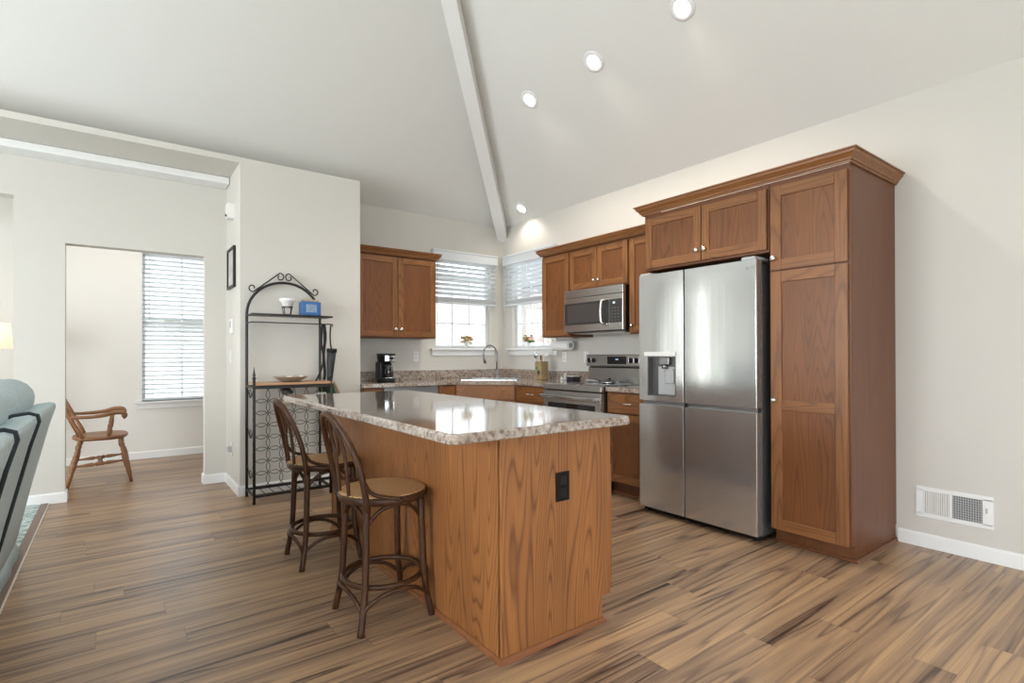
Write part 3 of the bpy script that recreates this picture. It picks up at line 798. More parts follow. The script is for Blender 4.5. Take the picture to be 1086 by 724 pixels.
# ---- base cabinets
def base(name, label, M, u0, u1, items, hmat, toe=True, cutside=None):
    c = M @ Vector(((u0+u1)/2, 0.3, 0))
    t = Thing(name, label, 'cabinet', (c.x, c.y, 0))
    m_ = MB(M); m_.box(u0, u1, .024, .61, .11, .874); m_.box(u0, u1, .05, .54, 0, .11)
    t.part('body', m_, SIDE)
    m_ = MB(M); m_.box(u0, u1, .54, .552, 0, .02, bev=.003); t.part('base_molding', m_, ISLM)
    for kind, a, b, z0, z1 in items:
        if kind == 'drawer':
            d = t.part('drawer', slab(M, a, b, .61, z0, z1), hmat)
            t.part('handle', pull(M, (a+b)/2, .629, (z0+z1)/2), NICKEL, d)
        elif kind == 'drawer_knob':
            d = t.part('drawer', slab(M, a, b, .61, z0, z1), hmat)
            t.part('knob', knob(M, a+.05, .629, (z0+z1)/2-.02), NICKEL, d)
        elif kind == 'false':
            t.part('false_front', slab(M, a, b, .61, z0, z1), hmat)
        else:
            d = t.part('door', shaker(M, a, b, .61, z0, z1, 0), [OAKZ, hmat, PANEL])
            t.part('knob', knob(M, b-.03 if kind == 'doorR' else a+.03, .63, z1-.06), NICKEL, d)
    return t
base('base_cabinet', 'narrow oak base cabinet between the partition wall and the dishwasher', FY, -2.100, -1.902, [('drawer_knob', -2.095, -1.907, .715, .862), ('doorR', -2.095, -1.907, .125, .705)], OAKX)
base('base_cabinet', 'narrow oak base cabinet between the dishwasher and the corner sink', FY, -1.288, -1.080, [('drawer_knob', -1.283, -1.085, .715, .862), ('doorR', -1.283, -1.085, .125, .705)], OAKX)
base('base_cabinet', 'oak base cabinet with a drawer pull left of the range', FX, -1.606, -1.080, [('drawer', -1.60, -1.10, .715, .862), ('door', -1.60, -1.10, .125, .705)], OAKY)
t = base('base_cabinet', 'oak base cabinet with a drawer between the range and the refrigerator', FX, -2.836, -2.385, [('drawer', -2.83, -2.392, .700, .862), ('doorR', -2.83, -2.392, .125, .688)], OAKY)
# diagonal sink base
t = Thing('corner_sink_cabinet', 'diagonal oak corner cabinet below the sink', 'cabinet', (-.6, -.6, 0))
m_ = MB(); pl = [(-.024, -.024), (-1.078, -.024), (-1.078, -.61), (-.61, -1.078), (-.024, -1.078)]
m_.prism(pl, 'z', .11, .66)
pl2 = [(-.05, -.05), (-1.07, -.05), (-1.07, -.54), (-.54, -1.07), (-.05, -1.07)]
m_.prism(pl2, 'z', 0, .11)
# face frame strip over the cut-down carcass, so the sink bowl can hang inside
wd = (1.078+.61)/math.sqrt(2)
t.part('body', m_, SIDE)
m_ = MB(FD); hw = .330; m_.box(-hw, hw, wd-.03, wd, .66, .874); t.part('face_frame', m_, OAKX)
t.part('false_front', MB(FD).box(-.318, .318, wd, wd+.019, .715, .862, bev=.004), OAKX)
for a, b, s in ((-.318, -.004, 1), (.004, .318, -1)):
    d = t.part('door', shaker(FD, a, b, wd, .125, .705, 0), [OAKZ, OAKX, PANEL])
    t.part('knob', knob(FD, (b-.03) if s > 0 else (a+.03), wd+.02, .64), NICKEL, d)

# ---- worktops
E_ = .018
wt = Thing('worktop', 'speckled laminate worktop wrapping the corner sink', 'countertop', (-1, -.4, .876))
m_ = MB()
pl = [(-.001, -.001), (-2.103, -.001), (-2.103, -.645), (-1.075, -.645), (-.645, -1.075), (-.645, -1.607), (-.001, -1.607)]
b_ = bmesh.new()
vs = [b_.verts.new((x, y, .876)) for x, y in pl]; f = b_.faces.new(vs)
r_ = bmesh.ops.extrude_face_region(b_, geom=[f])
bmesh.ops.translate(b_, verts=[v for v in r_['geom'] if isinstance(v, bmesh.types.BMVert)], vec=(0, 0, .038))
m_._addbm(b_)
top = wt.part('top', m_, GRANITE)
SC = .80  # sink centre along diagonal
# cut in the part's own space (offset by the empty's location)
c_ = MB(Matrix.Translation((1, .4, -.876)) @ FD); c_.box(-.29, .29, SC-.20, SC+.20, .7, 1.0)
top.parent = None; cut(top, c_); top.parent = wt.o
m_ = MB(); m_.box(-2.103, -.022, -.021, -.001, .914, 1.014, bev=.003); m_.box(-.021, -.001, -1.607, -.001, .914, 1.014, bev=.003)
wt.part('backsplash', m_, GRANITE)
w2 = Thing('worktop', 'short speckled laminate worktop between the range and the refrigerator', 'countertop', (-.32, -2.6, .876))
w2.part('top', MB().box(-.645, -.001, -2.838, -2.383, .876, .914, bev=.005), GRANITE)
w2.part('backsplash', MB().box(-.021, -.001, -2.838, -2.383, .914, 1.014, bev=.003), GRANITE)

# ---- sink and faucet
t = Thing('kitchen_sink', 'stainless steel double-bowl sink set across the corner worktop', 'sink', (-.566, -.566, .915))
m_ = MB(FD)
m_.box(-.31, .31, SC-.22, SC-.19, .9145, .919); m_.box(-.31, .31, SC+.19, SC+.22, .9145, .919)
m_.box(-.31, -.28, SC-.19, SC+.19, .9145, .919); m_.box(.28, .31, SC-.19, SC+.19, .9145, .919); m_.box(-.012, .012, SC-.19, SC+.19, .900, .918)
t.part('rim', m_, STEEL)
for s in (-1, 1):
    a, b = (-.28, -.012) if s < 0 else (.012, .28)
    m_ = MB(FD); th = .003; zb = .73
    m_.box(a, b, SC-.19, SC+.19, zb, zb+th)
    m_.box(a, a+th, SC-.19, SC+.19, zb, .916); m_.box(b-th, b, SC-.19, SC+.19, zb, .916)
    m_.box(a, b, SC-.19, SC-.19+th, zb, .916); m_.box(a, b, SC+.19-th, SC+.19, zb, .916)
    bw = t.part('bowl', m_, STEELP)
    t.part('drain', MB(FD).cyl(((a+b)/2, SC, zb+th), ((a+b)/2, SC, zb+th+.004), .04), CHROME, bw)
fp = Vector((-.335, -.335, .914))
t = Thing('faucet', 'tall gooseneck pull-down faucet behind the corner sink', 'faucet', tuple(fp))
t.part('base', MB().lathe([(.028, .0), (.028, .006), (.020, .012), (.019, .10), (.016, .105)], fp), STEELD)
dr = Vector((-.95, .06, 0)).normalized()
pts = [fp+Vector((0, 0, .10)), fp+Vector((0, 0, .22))]
R0 = .095
for i in range(13):
    a = PI*i/12*1.12
    pts.append(fp+Vector((0, 0, .295))+dr*(R0*(1-math.cos(a)))+Vector((0, 0, R0*math.sin(a))))
t.part('spout', MB().tube(pts, .011, 12), STEELD)
e_ = pts[-1]; dd = (pts[-1]-pts[-2]).normalized()
t.part('spray_head', MB().cyl(e_, e_+dd*.085, .013, .018), STEELD)
m_ = MB(); m_.cyl(fp+Vector((0, 0, .065)), fp+Vector((-.055, .02, .070)), .008, .006); m_.cyl(fp+Vector((-.05, .018, .068)), fp+Vector((-.085, .03, .105)), .005)
t.part('lever', m_, STEELD)
# soap pump / drain stopper by the sink
t = Thing('soap_dispenser', 'small dark dispenser knob at the right edge of the sink', 'dispenser', (-.245, -.60, .914))
t.part('base', MB().lathe([(.022, 0), (.020, .012), (.012, .020), (.010, .045)], (-.245, -.60, .914)), STEELD)
t.part('pump', MB().cyl((-.245, -.60, .955), (-.29, -.61, .962), .007).sphere((-.245, -.60, .957), .012), STEELD)

# ---- dishwasher
t = Thing('dishwasher', 'dark stainless dishwasher under the back worktop', 'dishwasher', (-1.595, -.3, 0))
t.part('body', MB(FY).box(-1.899, -1.291, .03, .60, .10, .872), STEELD)
t.part('toe_kick', MB(FY).box(-1.89, -1.30, .05, .53, .0, .10), DARKB)
t.part('door', MB(FY).box(-1.897, -1.293, .60, .632, .12, .765, bev=.005), STEEL)
t.part('control_panel', MB(FY).box(-1.897, -1.293, .60, .636, .772, .868, bev=.005), STEELD)
m_ = MB(FY); m_.tube([(-1.85, .64, .74), (-1.85, .665, .74), (-1.34, .665, .74), (-1.34, .64, .74)], .009); t.part('handle', m_, STEEL)

# ------------------------------------------------------------------ range
t = Thing('range', 'stainless steel electric range with black cooktop below the microwave', 'range', (-.33, -1.99, 0))
Y0, Y1 = -2.378, -1.612
t.part('body', MB(FX).box(Y0+.002, Y1-.002, .03, .645, .02, .895), DARKB)
for a in (Y0+.04, Y1-.04):
    for b in (.08, .60): t.part('foot', MB(FX).cyl((a, b, 0), (a, b, .02), .018), BLACK)
t.part('cooktop', MB(FX).box(Y0, Y1, .03, .66, .895, .917, bev=.004), GLOSSB)
t.part('front_trim', MB(FX).box(Y0, Y1, .655, .690, .865, .918, bev=.006), STEEL)
dd_ = t.part('oven_door', MB(FX).box(Y0+.004, Y1-.004, .648, .690, .20, .855, bev=.006), STEEL)
t.part('oven_window', MB(FX).box(Y0+.075, Y1-.075, .690, .693, .36, .745), GLOSSB, dd_)
m_ = MB(FX)
for a in (Y0+.05, Y1-.05): m_.box(a-.012, a+.012, .689, .735, .785, .815, bev=.004)
m_.box(Y0+.025, Y1-.025, .728, .752, .780, .820, bev=.010, seg=3); t.part('oven_handle', m_, STEELP, dd_)
t.part('storage_drawer', MB(FX).box(Y0+.004, Y1-.004, .648, .685, .045, .19, bev=.006), STEEL)
m_ = MB(FX)
m_.prism([(Y0, .917), (Y1, .917), (Y1, 1.06), (Y0, 1.06)], 'y', .012, .075)
m_.box(Y0-.004, Y1+.004, .012, .105, 1.075, 1.192, bev=.008)
m_.box(Y0+.01, Y1-.01, .012, .060, 1.058, 1.078)
bg_ = t.part('backguard', m_, STEEL)
t.part('slot', MB(FX).box(Y0+.02, Y1-.02, .06, .0775, 1.058, 1.071), BLACK, bg_)
t.part('display', MB(FX).box(-2.145, -1.905, .104, .1075, 1.098, 1.172), GLOSSB, bg_)
dg_ = emat('clock_digits', (0.6, .75, 1), .5)
m_ = MB(FX)
for i in range(3): m_.box(-2.045+i*.012, -2.037+i*.012, .1075, .1079, 1.138, 1.150)
t.part('clock', m_, dg_, bg_)
for a in (-1.652, -1.712, -2.20, -2.262, -2.325):
    m_ = MB(FX); T = Matrix.Rotation(-PI/2, 4, 'X')
    m_.lathe([(.026, 0), (.026, .006), (.021, .012), (.019, .028), (.0001, .029)], (a, .105, 1.133), T=T, seg=18)
    m_.box(a-.004, a+.004, .125, .140, 1.113, 1.153, 1, bev=.001)
    t.part('knob', m_, [BLACK, STEELP])
m_ = MB(FX)
for a, b, r in ((-1.80, .22, .08), (-2.20, .22, .075), (-1.80, .48, .075), (-2.20, .48, .10)):
    m_.tube([(a+r*math.cos(i*PI/16), b+r*math.sin(i*PI/16), .9174) for i in range(32)], .0008, 4, closed=True)
t.part('burner_ring', m_, PLASTG)
# things on the range
t = Thing('spoon_rest', 'small white spoon rest lying on the range by the backguard', 'spoon rest', (-.17, -1.73, .918))
t.part('dish', MB().lathe([(.0001, .002), (.032, .002), (.048, .014), (.050, .020), (.046, .018), (.030, .007), (.0001, .006)], (-.17, -1.73, .918)), CERAM)
t.part('handle', MB().box(-.18, -.16, -1.84, -1.775, .924, .934, bev=.004), CERAM)
t = Thing('glass_lid', 'round glass pot lid lying on the right rear of the range', 'pot lid', (-.20, -2.02, .918))
t.part('rim', MB().tube([(-.20+.075*math.cos(i*PI/16), -2.02+.075*math.sin(i*PI/16), .925) for i in range(32)], .006, 8, closed=True), CHROME)
t.part('dome', MB().lathe([(.074, .927-.918), (.055, .020), (.03, .028), (.0001, .031)], (-.20, -2.02, .918)), VASEG)
t.part('knob', MB().lathe([(.008, .028), (.014, .040), (.012, .048), (.0001, .050)], (-.20, -2.02, .918)), BLACK)

# ------------------------------------------------------------------ microwave
t = Thing('microwave', 'stainless over-the-range microwave with curved vertical handle', 'microwave', (-.2, -1.99, 1.40))
t.part('body', MB(FX).box(-2.376, -1.614, .004, .375, 1.405, 1.816, bev=.002, seg=1), BLACK)
t.part('vent_panel', MB(FX).box(-2.376, -1.614, .375, .412, 1.742, 1.816, bev=.004), STEEL)
d_ = t.part('door', MB(FX).box(-2.376, -1.614, .375, .412, 1.412, 1.739, bev=.004), STEEL)
t.part('window', MB(FX).box(-2.205, -1.622, .412, .415, 1.478, 1.690), MWGLASS, d_)
t.part('window_screen', MB(FX).box(-2.110, -1.665, .415, .416, 1.500, 1.668), pmat('screen_grey', (.06, .052, .05), .35), d_)
t.part('control_panel', MB(FX).box(-2.366, -2.210, .412, .415, 1.478, 1.690), MWGLASS)
m_ = MB(FX)
for i in range(5):
    for j in range(3): m_.box(-2.335+j*.038, -2.318+j*.038, .4151, .4156, 1.495+i*.028, 1.503+i*.028)
t.part('keypad', m_, pmat('keypad_grey', (.09, .09, .09), .5))
t.part('clock', MB(FX).box(-2.285, -2.262, .415, .4156, 1.652, 1.664), emat('clock_light', (.8, .9, 1), 1.2))
pts = [(-2.183, .41, 1.465), (-2.178, .440, 1.475)]+[(-2.168+.012*math.cos(a), .452+.012*math.cos(a), 1.58+.11*math.sin(a)) for a in [(-1.2+2.4*i/10) for i in range(11)]]+[(-2.178, .440, 1.685), (-2.183, .41, 1.695)]
t.part('handle', MB(FX).tube(pts, .013, 12), NICKEL, d_)
t.part('underside_vent', MB(FX).box(-2.33, -1.66, .06, .33, 1.392, 1.406), STEEL)

# ------------------------------------------------------------------ refrigerator
t = Thing('refrigerator', 'stainless steel four-door refrigerator with ice and water dispenser', 'refrigerator', (-.45, -3.335, 0))
FY0, FY1, FS = -3.800, -2.874, -3.272
t.part('body', MB(FX).box(FY0+.008, FY1-.008, .05, .715, .03, 1.765, bev=.003, seg=1), pmat('fridge_side_grey', (.09, .085, .08), .4))
t.part('base_grille', MB(FX).box(FY0+.012, FY1-.012, .60, .745, .012, .045), BLACK)
for a in (FY0+.05, FY1-.03): t.part('foot', MB(FX).cyl((a, .72, 0), (a, .72, .03), .015), BLACK)
for a in (FY0+.06, FY0+.06): pass
def fdoor(u0, u1, z0, z1):
    m = MB(FX); w0, w1 = .722, .800; r = .005; n = 5; poly = [(u0, w0)]
    for i in range(n+1): a = PI-(PI/2)*i/n; poly.append((u0+r+r*math.cos(a), w1-r-.006+r*math.sin(a)))
    for i in range(1, 10):
        f_ = i/10; poly.append((u0+r+(u1-u0-2*r)*f_, w1-.006+.0022*math.sin(PI*f_)))
    for i in range(n+1): a = PI/2-(PI/2)*i/n; poly.append((u1-r+r*math.cos(a), w1-r-.006+r*math.sin(a)))
    poly.append((u1, w0))
    m.prism(poly, 'z', z0, z1)
    return m
ul = t.part('door', fdoor(FS+.005, FY1, .848, 1.785), STEELV, label='upper left door with dispenser')
c_ = MB(Matrix.Translation((.45, 3.335, 0)) @ FX); c_.box(-3.205, -2.955, .735, .85, .885, 1.175)
ul.parent = None; cut(ul, c_); ul.parent = t.o
ur = t.part('door', fdoor(FY0, FS-.005, .848, 1.785), STEELV, label='upper right door')
ll = t.part('door', fdoor(FS+.005, FY1, .048, .818), STEELV, label='lower left door')
lr = t.part('door', fdoor(FY0, FS-.005, .048, .818), STEELV, label='lower right door')
t.part('gasket', MB(FX).box(FY0+.01, FY1-.01, .713, .760, .815, .850), STEELD)
m_ = MB(FX)
m_.box(-3.203, -2.957, .737, .742, .887, 1.173); m_.box(-3.204, -3.198, .742, .797, .887, 1.173); m_.box(-2.962, -2.956, .742, .797, .887, 1.173)
m_.box(-3.203, -2.957, .742, .797, .885, .891); m_.box(-3.203, -2.957, .742, .797, 1.168, 1.174)
ds = t.part('dispenser', m_, pmat('dispenser_grey', (.16, .155, .15), .35, metal=.6))
t.part('dispenser_panel', MB(FX).box(-3.206, -2.930, .797, .806, 1.178, 1.208, bev=.002), PLASTW, ds)
m_ = MB(FX); m_.box(-3.13, -3.045, .742, .775, 1.115, 1.168, bev=.004); m_.cyl((-3.087, .765, 1.085), (-3.087, .765, 1.116), .022); t.part('spout', m_, STEELD, ds)
m_ = MB(FX); m_.box(-3.185, -3.02, .742, .752, .893, 1.10, bev=.003); m_.box(-3.165, -3.085, .752, .765, .975, 1.085, bev=.008)
t.part('paddle', m_, PLASTG, ds)
m_ = MB(FX); m_.box(FY0+.01, FY0+.10, .62, .79, 1.786, 1.806, bev=.004); m_.box(FY1-.10, FY1-.01, .62, .79, 1.786, 1.800, bev=.004)
t.part('hinge_cover', m_, PLASTG)
t.part('door_gap', MB(FX).box(FS-.006, FS+.006, .715, .780, .05, 1.78), BLACK)  # black strip standing in for the shade between the doors
# small badge on the upper right door
m_ = MB(FX)
m_.tube([(-3.742+.0085*math.cos(i*PI/12), .7975, 1.735+.0085*math.sin(i*PI/12)) for i in range(24)], .0012, 5, closed=True)
m_.box(-3.7428, -3.7412, .797, .799, 1.731, 1.740); m_.box(-3.742, -3.738, .797, .799, 1.7302, 1.7318)
t.part('badge', m_, STEELP, ur)
cu = bpy.data.curves.new('badge_text', 'FONT'); cu.body = 'LG'; cu.size = .024; cu.extrude = .0006
to = bpy.data.objects.new('badge_text', cu); col.objects.link(to)
bpy.context.view_layer.update()
me = bpy.data.meshes.new_from_object(to.evaluated_get(bpy.context.evaluated_depsgraph_get())); bpy.data.objects.remove(to)
me.materials.clear(); me.materials.append(STEELP)
to = bpy.data.objects.new('badge_lettering', me); col.objects.link(to)
to.matrix_world = Matrix.Translation((.45-.7985, 3.335-3.757, 1.727)) @ Matrix.Rotation(-PI/2, 4, 'Z') @ Matrix.Rotation(PI/2, 4, 'X')
to.parent = ur

# ------------------------------------------------------------------ island
IX0, IX1, IY0, IY1 = -2.812, -2.205, -3.880, -1.888
t = Thing('kitchen_island', 'oak-panelled kitchen island in the middle of the floor', 'kitchen island', (-2.5, -2.88, 0))
t.part('back_panel', MB().box(IX0, IX0+.018, IY0+.012, IY1, 0, .875), ISL)
m_ = MB(); m_.prism([(IX0, 0), (IX1-.055, 0), (IX1-.055, .112), (IX1, .112), (IX1, .875), (IX0, .875)], 'y', IY0, IY0+.018); t.part('end_panel', m_, ISL)
m_ = MB(); m_.prism([(IX0, 0), (IX1-.055, 0), (IX1-.055, .112), (IX1, .112), (IX1, .875), (IX0, .875)], 'y', IY1-.018, IY1); t.part('end_panel', m_, ISL)
m_ = MB(); m_.box(IX0+.018, IX1, IY0+.018, IY1-.018, .112, .875); m_.box(IX0+.018, IX1-.055, IY0+.018, IY1-.018, 0, .112); t.part('body', m_, SIDE)
m_ = MB()
pr = [(0, 0), (.014, 0), (.013, .010), (.006, .019), (0, .021)]
V = []
P = [(IX0, IY1), (IX0, IY0), (IX1-.055, IY0), (IX1-.055, IY0+.10)]
mm = sweep_crown(P, pr); t.part('base_molding', mm, ISLM)
# aisle side doors and drawers (facing +x)
FPI = Matrix(((0, 1, 0, IX1), (1, 0, 0, 0), (0, 0, 1, 0), (0, 0, 0, 1)))
ys = [IY0+.005, IY0+.50, IY0+1.0, IY0+1.495, IY1-.005]
for i in range(4):
    a, b = ys[i]+.004, ys[i+1]-.004
    d = t.part('door', shaker(FPI, a, b, 0, .125, .690, 0), [OAKZ, OAKY, PANEL]); t.part('knob', knob(FPI, b-.03, .02, .63), NICKEL, d)
    d = t.part('drawer', slab(FPI, a+.035, b, 0, .705, .862, .012), OAKY); t.part('handle', pull(FPI, (a+b)/2, .012, .785), NICKEL, d)
pl_ = t.part('outlet', MB(FY).box(-2.534, -2.460, 3.880, 3.886, .575, .697, bev=.002), BRONZE, label='dark bronze electrical outlet')
m_ = MB(FY)
for z in (.610, .662): m_.box(-2.514, -2.480, 3.886, 3.888, z-.017, z+.017, bev=.001)
t.part('socket', m_, BLACK, pl_)
# island worktop with clipped corners and stepped edge
def slab_poly(poly, z0, z1, inset=.008):
    cx = sum(p[0] for p in poly)/len(poly); cy = sum(p[1] for p in poly)/len(poly)
    m = MB(); n = len(poly); V = []
    def ring(ins, z):
        out = []
        for i in range(n):
            p = Vector(poly[i]); a = (p-Vector(poly[i-1])).normalized(); b = (Vector(poly[(i+1) % n])-p).normalized()
            nn = (Vector((-a.y, a.x))+Vector((-b.y, b.x))).normalized()
            k_ = 1/max(.4, nn.dot(Vector((-a.y, a.x)))); q_ = p+nn*ins*k_
            out.append((q_.x, q_.y, z))
        return out
    rings = [ring(inset*.5, z0), ring(0, z0+.004), ring(0, z1-.012), ring(inset*.4, z1-.011), ring(inset*.6, z1-.003), ring(inset*1.3, z1)]
    for r in rings: V += r
    F = [(k_*n+i, k_*n+(i+1) % n, (k_+1)*n+(i+1) % n, (k_+1)*n+i) for k_ in range(len(rings)-1) for i in range(n)]
    F += [tuple(range(n)), tuple(range((len(rings)-1)*n, len(rings)*n))]
    m._add(V, F); return m
CX0, CX1, CY0, CY1 = -3.082, -2.150, -3.965, -1.700
poly = [(CX0, CY1), (CX0, CY0+.028), (CX0+.028, CY0), (CX1-.03, CY0), (CX1-.009, CY0+.009), (CX1, CY0+.03), (CX1, CY1)]
single('island_worktop', slab_poly(poly, .876, .914), GRANITE, 'glossy speckled laminate worktop on the kitchen island', 'countertop', (-2.6, -2.83, .876))

# ------------------------------------------------------------------ bar stools (local, facing +x)
def make_stool(label, loc, rz=0):
    t = Thing('bar_stool', label, 'bar stool', loc, 'bentwood bar stools at the island', local=True, rz=rz)
    H = .575; R = .203
    m_ = MB()
    m_.lathe([(R-.040, H-.012), (R-.030, H-.036), (R-.006, H-.036), (R, H-.020), (R-.004, H-.004), (R-.014, H), (R-.030, H-.001), (R-.034, H-.006)], seg=40)
    sf = t.part('seat', m_, STOOLW)
    m_ = MB(); m_.lathe([(R-.007, H-.002), (R-.012, H+.001), (R-.030, H+.0012), (.10, H-.001), (.0001, H-.003)], seg=40); m_.lathe([(R-.03, H-.012), (.0001, H-.014)], seg=40)
    t.part('cane_panel', m_, CANE, sf, label='woven cane seat panel')
    feet = {}
    for sx in (-1, 1):
        for sy in (-1, 1):
            top_ = Vector((sx*.128, sy*.128, H-.03)); mid = Vector((sx*.138, sy*.140, .22)); ft = Vector((sx*.168, sy*.162, 0))
            pts = spline([top_, (top_+mid)/2+Vector((0, 0, 0)), mid, (mid+ft)/2+Vector((-sx*.004, -sy*.004, 0)), ft], 4)
            n_ = len(pts); rs = [.0165-.003*i/(n_-1) if i < n_*.6 else .0150 for i in range(n_)]
            t.part('leg', MB().tube(pts, rs, 10), STOOLW)
            feet[(sx, sy)] = (top_, mid, ft)
    def legpt(sx, sy, z):
        a, b, c = feet[(sx, sy)]
        if z > b.z: f_ = (z-b.z)/(a.z-b.z); return b.lerp(a, f_)
        f_ = z/b.z; return c.lerp(b, f_)
    m_ = MB(); zr = .185; m_.tube([(.177*math.cos(i*PI/20), .177*math.sin(i*PI/20), zr) for i in range(40)], .0125, 10, closed=True)
    t.part('foot_ring', m_, STOOLW)
    cs = [((-1, -1), (1, -1)), ((1, -1), (1, 1)), ((1, 1), (-1, 1)), ((-1, 1), (-1, -1))]
    for a, b in cs:
        def arch(zfoot, zpeak, r, out):
            A, B = legpt(*a, zfoot), legpt(*b, zfoot); A2, B2 = legpt(*a, (zfoot+zpeak)/2), legpt(*b, (zfoot+zpeak)/2)
            mid = (A+B)/2; o_ = Vector((mid.x, mid.y, 0)).normalized()*out
            pts = spline([A, A.lerp(B, .06)*1.0+Vector((0, 0, (zpeak-zfoot)*.45)), A.lerp(B, .25)+Vector((0, 0, (zpeak-zfoot)*.86))+o_*.6, mid+Vector((0, 0, zpeak-zfoot))+o_,
                          A.lerp(B, .75)+Vector((0, 0, (zpeak-zfoot)*.86))+o_*.6, A.lerp(B, .94)+Vector((0, 0, (zpeak-zfoot)*.45)), B], 5)
            return MB().tube(pts, r, 8)
        t.part('lower_brace', arch(.060, zr-.018, .0095, .03), STOOLW)
        t.part('upper_brace', arch(.415, H-.045, .0095, .02), STOOLW)
    # hoop back
    hp = [(-.150, -.185, .530), (-.158, -.190, .60), (-.178, -.188, .70), (-.208, -.165, .80), (-.238, -.110, .885), (-.258, -.04, .926), (-.258, .04, .926), (-.238, .110, .885), (-.208, .165, .80), (-.178, .188, .70), (-.158, .190, .60), (-.150, .185, .530)]
    t.part('backrest', MB().tube(spline(hp, 5), .0135, 10), STOOLW)
    ih = [(-.180, -.058, .560), (-.188, -.060, .66), (-.205, -.060, .78), (-.240, -.045, .885), (-.250, 0, .913), (-.240, .045, .885), (-.205, .060, .78), (-.188, .060, .66), (-.180, .058, .560)]
    m_ = MB().tube(spline(ih, 5), .0085, 8)
    ov = []
    for i in range(20):
        a = i*PI/10; z = .825+.078*math.sin(a); ov.append((-.224-.15*(z-.825)*1.4, .034*math.cos(a), z))
    m_.tube(ov, .0065, 8, closed=True)
    t.part('inner_loop', m_, STOOLW)
    for s in (-1, 1):
        t.part('side_brace', MB().tube(spline([(-.185, s*.186, .715), (-.165, s*.192, .66), (-.13, s*.190, .605), (-.07, s*.198, .580), (.0, s*.211, .566)], 5), .009, 8), STOOLW)
    return t
s1 = make_stool('dark bentwood cane-seat bar stool nearest the camera at the island', (-3.005, -3.205, 0))
copy_thing(s1.o, (-3.010, -2.345, 0), rz=0, label='dark bentwood cane-seat bar stool farther along the island, nearer the iron rack')

# ------------------------------------------------------------------ baker's rack
RX0, RX1, RYB, RYF = -3.112, -2.505, -.615, -.915
t = Thing('bakers_rack', 'black iron arched rack with ring lattice against the partition wall', 'rack', (-2.8, -.75, 0))
pts = [(RX0, RYB, 0), (RX0, RYB, 1.0), (RX0, RYB, 1.50)]
cxr = (RX0+RX1)/2; rx = (RX1-RX0)/2
pts = [(RX0, RYB, 0), (RX0, RYB, .8), (RX0, RYB, 1.45)]+arc((cxr, RYB, 1.535), rx, PI, 0, 20, 'xz', .29)+[(RX1, RYB, 1.45), (RX1, RYB, .8), (RX1, RYB, 0)]
t.part('rear_arch', MB().tube(pts, .0115, 8), IRON)
m_ = MB()
def scroll(c, r, a0, turns, sgn, n=22, f=.35):
    return [(c[0]+(r*(1-(1-f)*i/n))*math.cos(a0+sgn*turns*2*PI*i/n), RYB, c[2]+(r*(1-(1-f)*i/n))*math.sin(a0+sgn*turns*2*PI*i/n)) for i in range(n+1)]
for s in (-1, 1):
    a = scroll((cxr+s*.038, 0, 1.872), .036, PI/2, .9, s, 20)
    b = scroll((cxr+s*.258, 0, 1.765), .034, -PI/2-s*.2, .85, s, 20)
    m_.tube(a[::-1]+b, .0055, 6)
t.part('scroll_crest', m_, IRON)
for x in (RX0, RX1):
    m_ = MB(); m_.cyl((x, RYF, 0), (x, RYF, 1.0), .0115, seg=10)
    m_.lathe([(.013, 1.0), (.016, 1.008), (.008, 1.018), (.013, 1.03), (.008, 1.045), (.004, 1.075), (.0001, 1.10)], (x, RYF, 0), seg=12)
    t.part('front_post', m_, IRON)
m_ = MB()
m_.box(RX0, RX1, RYF-.008, RYF+.008, .130-.011, .130+.011); t.part('front_bar', m_, IRON); m_ = MB()
for z in (.062, .93):
    m_.box(RX0, RX1, RYF-.008, RYF+.008, z-.011, z+.011)
    for x in (RX0, RX1): m_.box(x-.006, x+.006, RYF, RYB, z-.008, z+.008)
    m_.box(RX0, RX1, RYB-.006, RYB+.006, z-.008, z+.008)
    if z > .5: t.part('upper_frame', m_, IRON)
    else: t.part('lower_frame', m_, IRON)
    m_ = MB()
for i in range(9): m_.cyl((RX0+.02+i*(RX1-RX0-.04)/8, RYF, .062), (RX0+.02+i*(RX1-RX0-.04)/8, RYB, .062), .003, seg=6)
t.part('bottom_grid', m_, IRON)
m_ = MB()
for set_, (nx, nz, ox, oz) in enumerate(((6, 8, .0535, .195),)):
    for i in range(nx):
        for j in range(nz):
            x = RX0+ox+i*.1; z = oz+j*.0965
            m_.tube([(x+.064*math.cos(k_*PI/12), RYF+.002*((i+j) % 2), z+.064*math.sin(k_*PI/12)) for k_ in range(24)], .0026, 5, closed=True)
t.part('ring_lattice', m_, IRON)
for x in (RX0, RX1):
    for z in (.20, .53, .86):
        m_ = MB().tube(spline([(x, RYB, z+.05), (x, RYB-.04, z+.06), (x, RYB-.08, z+.02), (x, RYB-.15, z-.02), (x, RYB-.22, z+.01), (x, RYB-.27, z+.06), (x, RYF, z+.05)], 5), .0035, 6)
        m_.tube([(x, RYB-.15+.03*math.cos(k_*PI/8), z+.02+.03*math.sin(k_*PI/8)) for k_ in range(16)], .003, 5, closed=True)
        t.part('side_scroll', m_, IRON)
t.part('wood_shelf', MB().box(RX0+.012, RX1+.02, RYF-.01, RYB-.012, .945, .965, bev=.004), SHELFW)
m_ = MB(); m_.box(RX0-.0, RX1+.05, RYB-.20, RYB-.012, 1.522, 1.534); m_.cyl((RX0, RYB-.20, 1.528), (RX1+.05, RYB-.20, 1.528), .008, seg=8)
t.part('upper_shelf', m_, IRON)
m_ = MB(); m_.cyl((RX0, RYB-.20, 1.462), (RX1+.05, RYB-.20, 1.462), .005, seg=8)
for x in (RX0, RX1): m_.cyl((x, RYB-.20, 1.462), (x, RYB, 1.462), .005, seg=8)
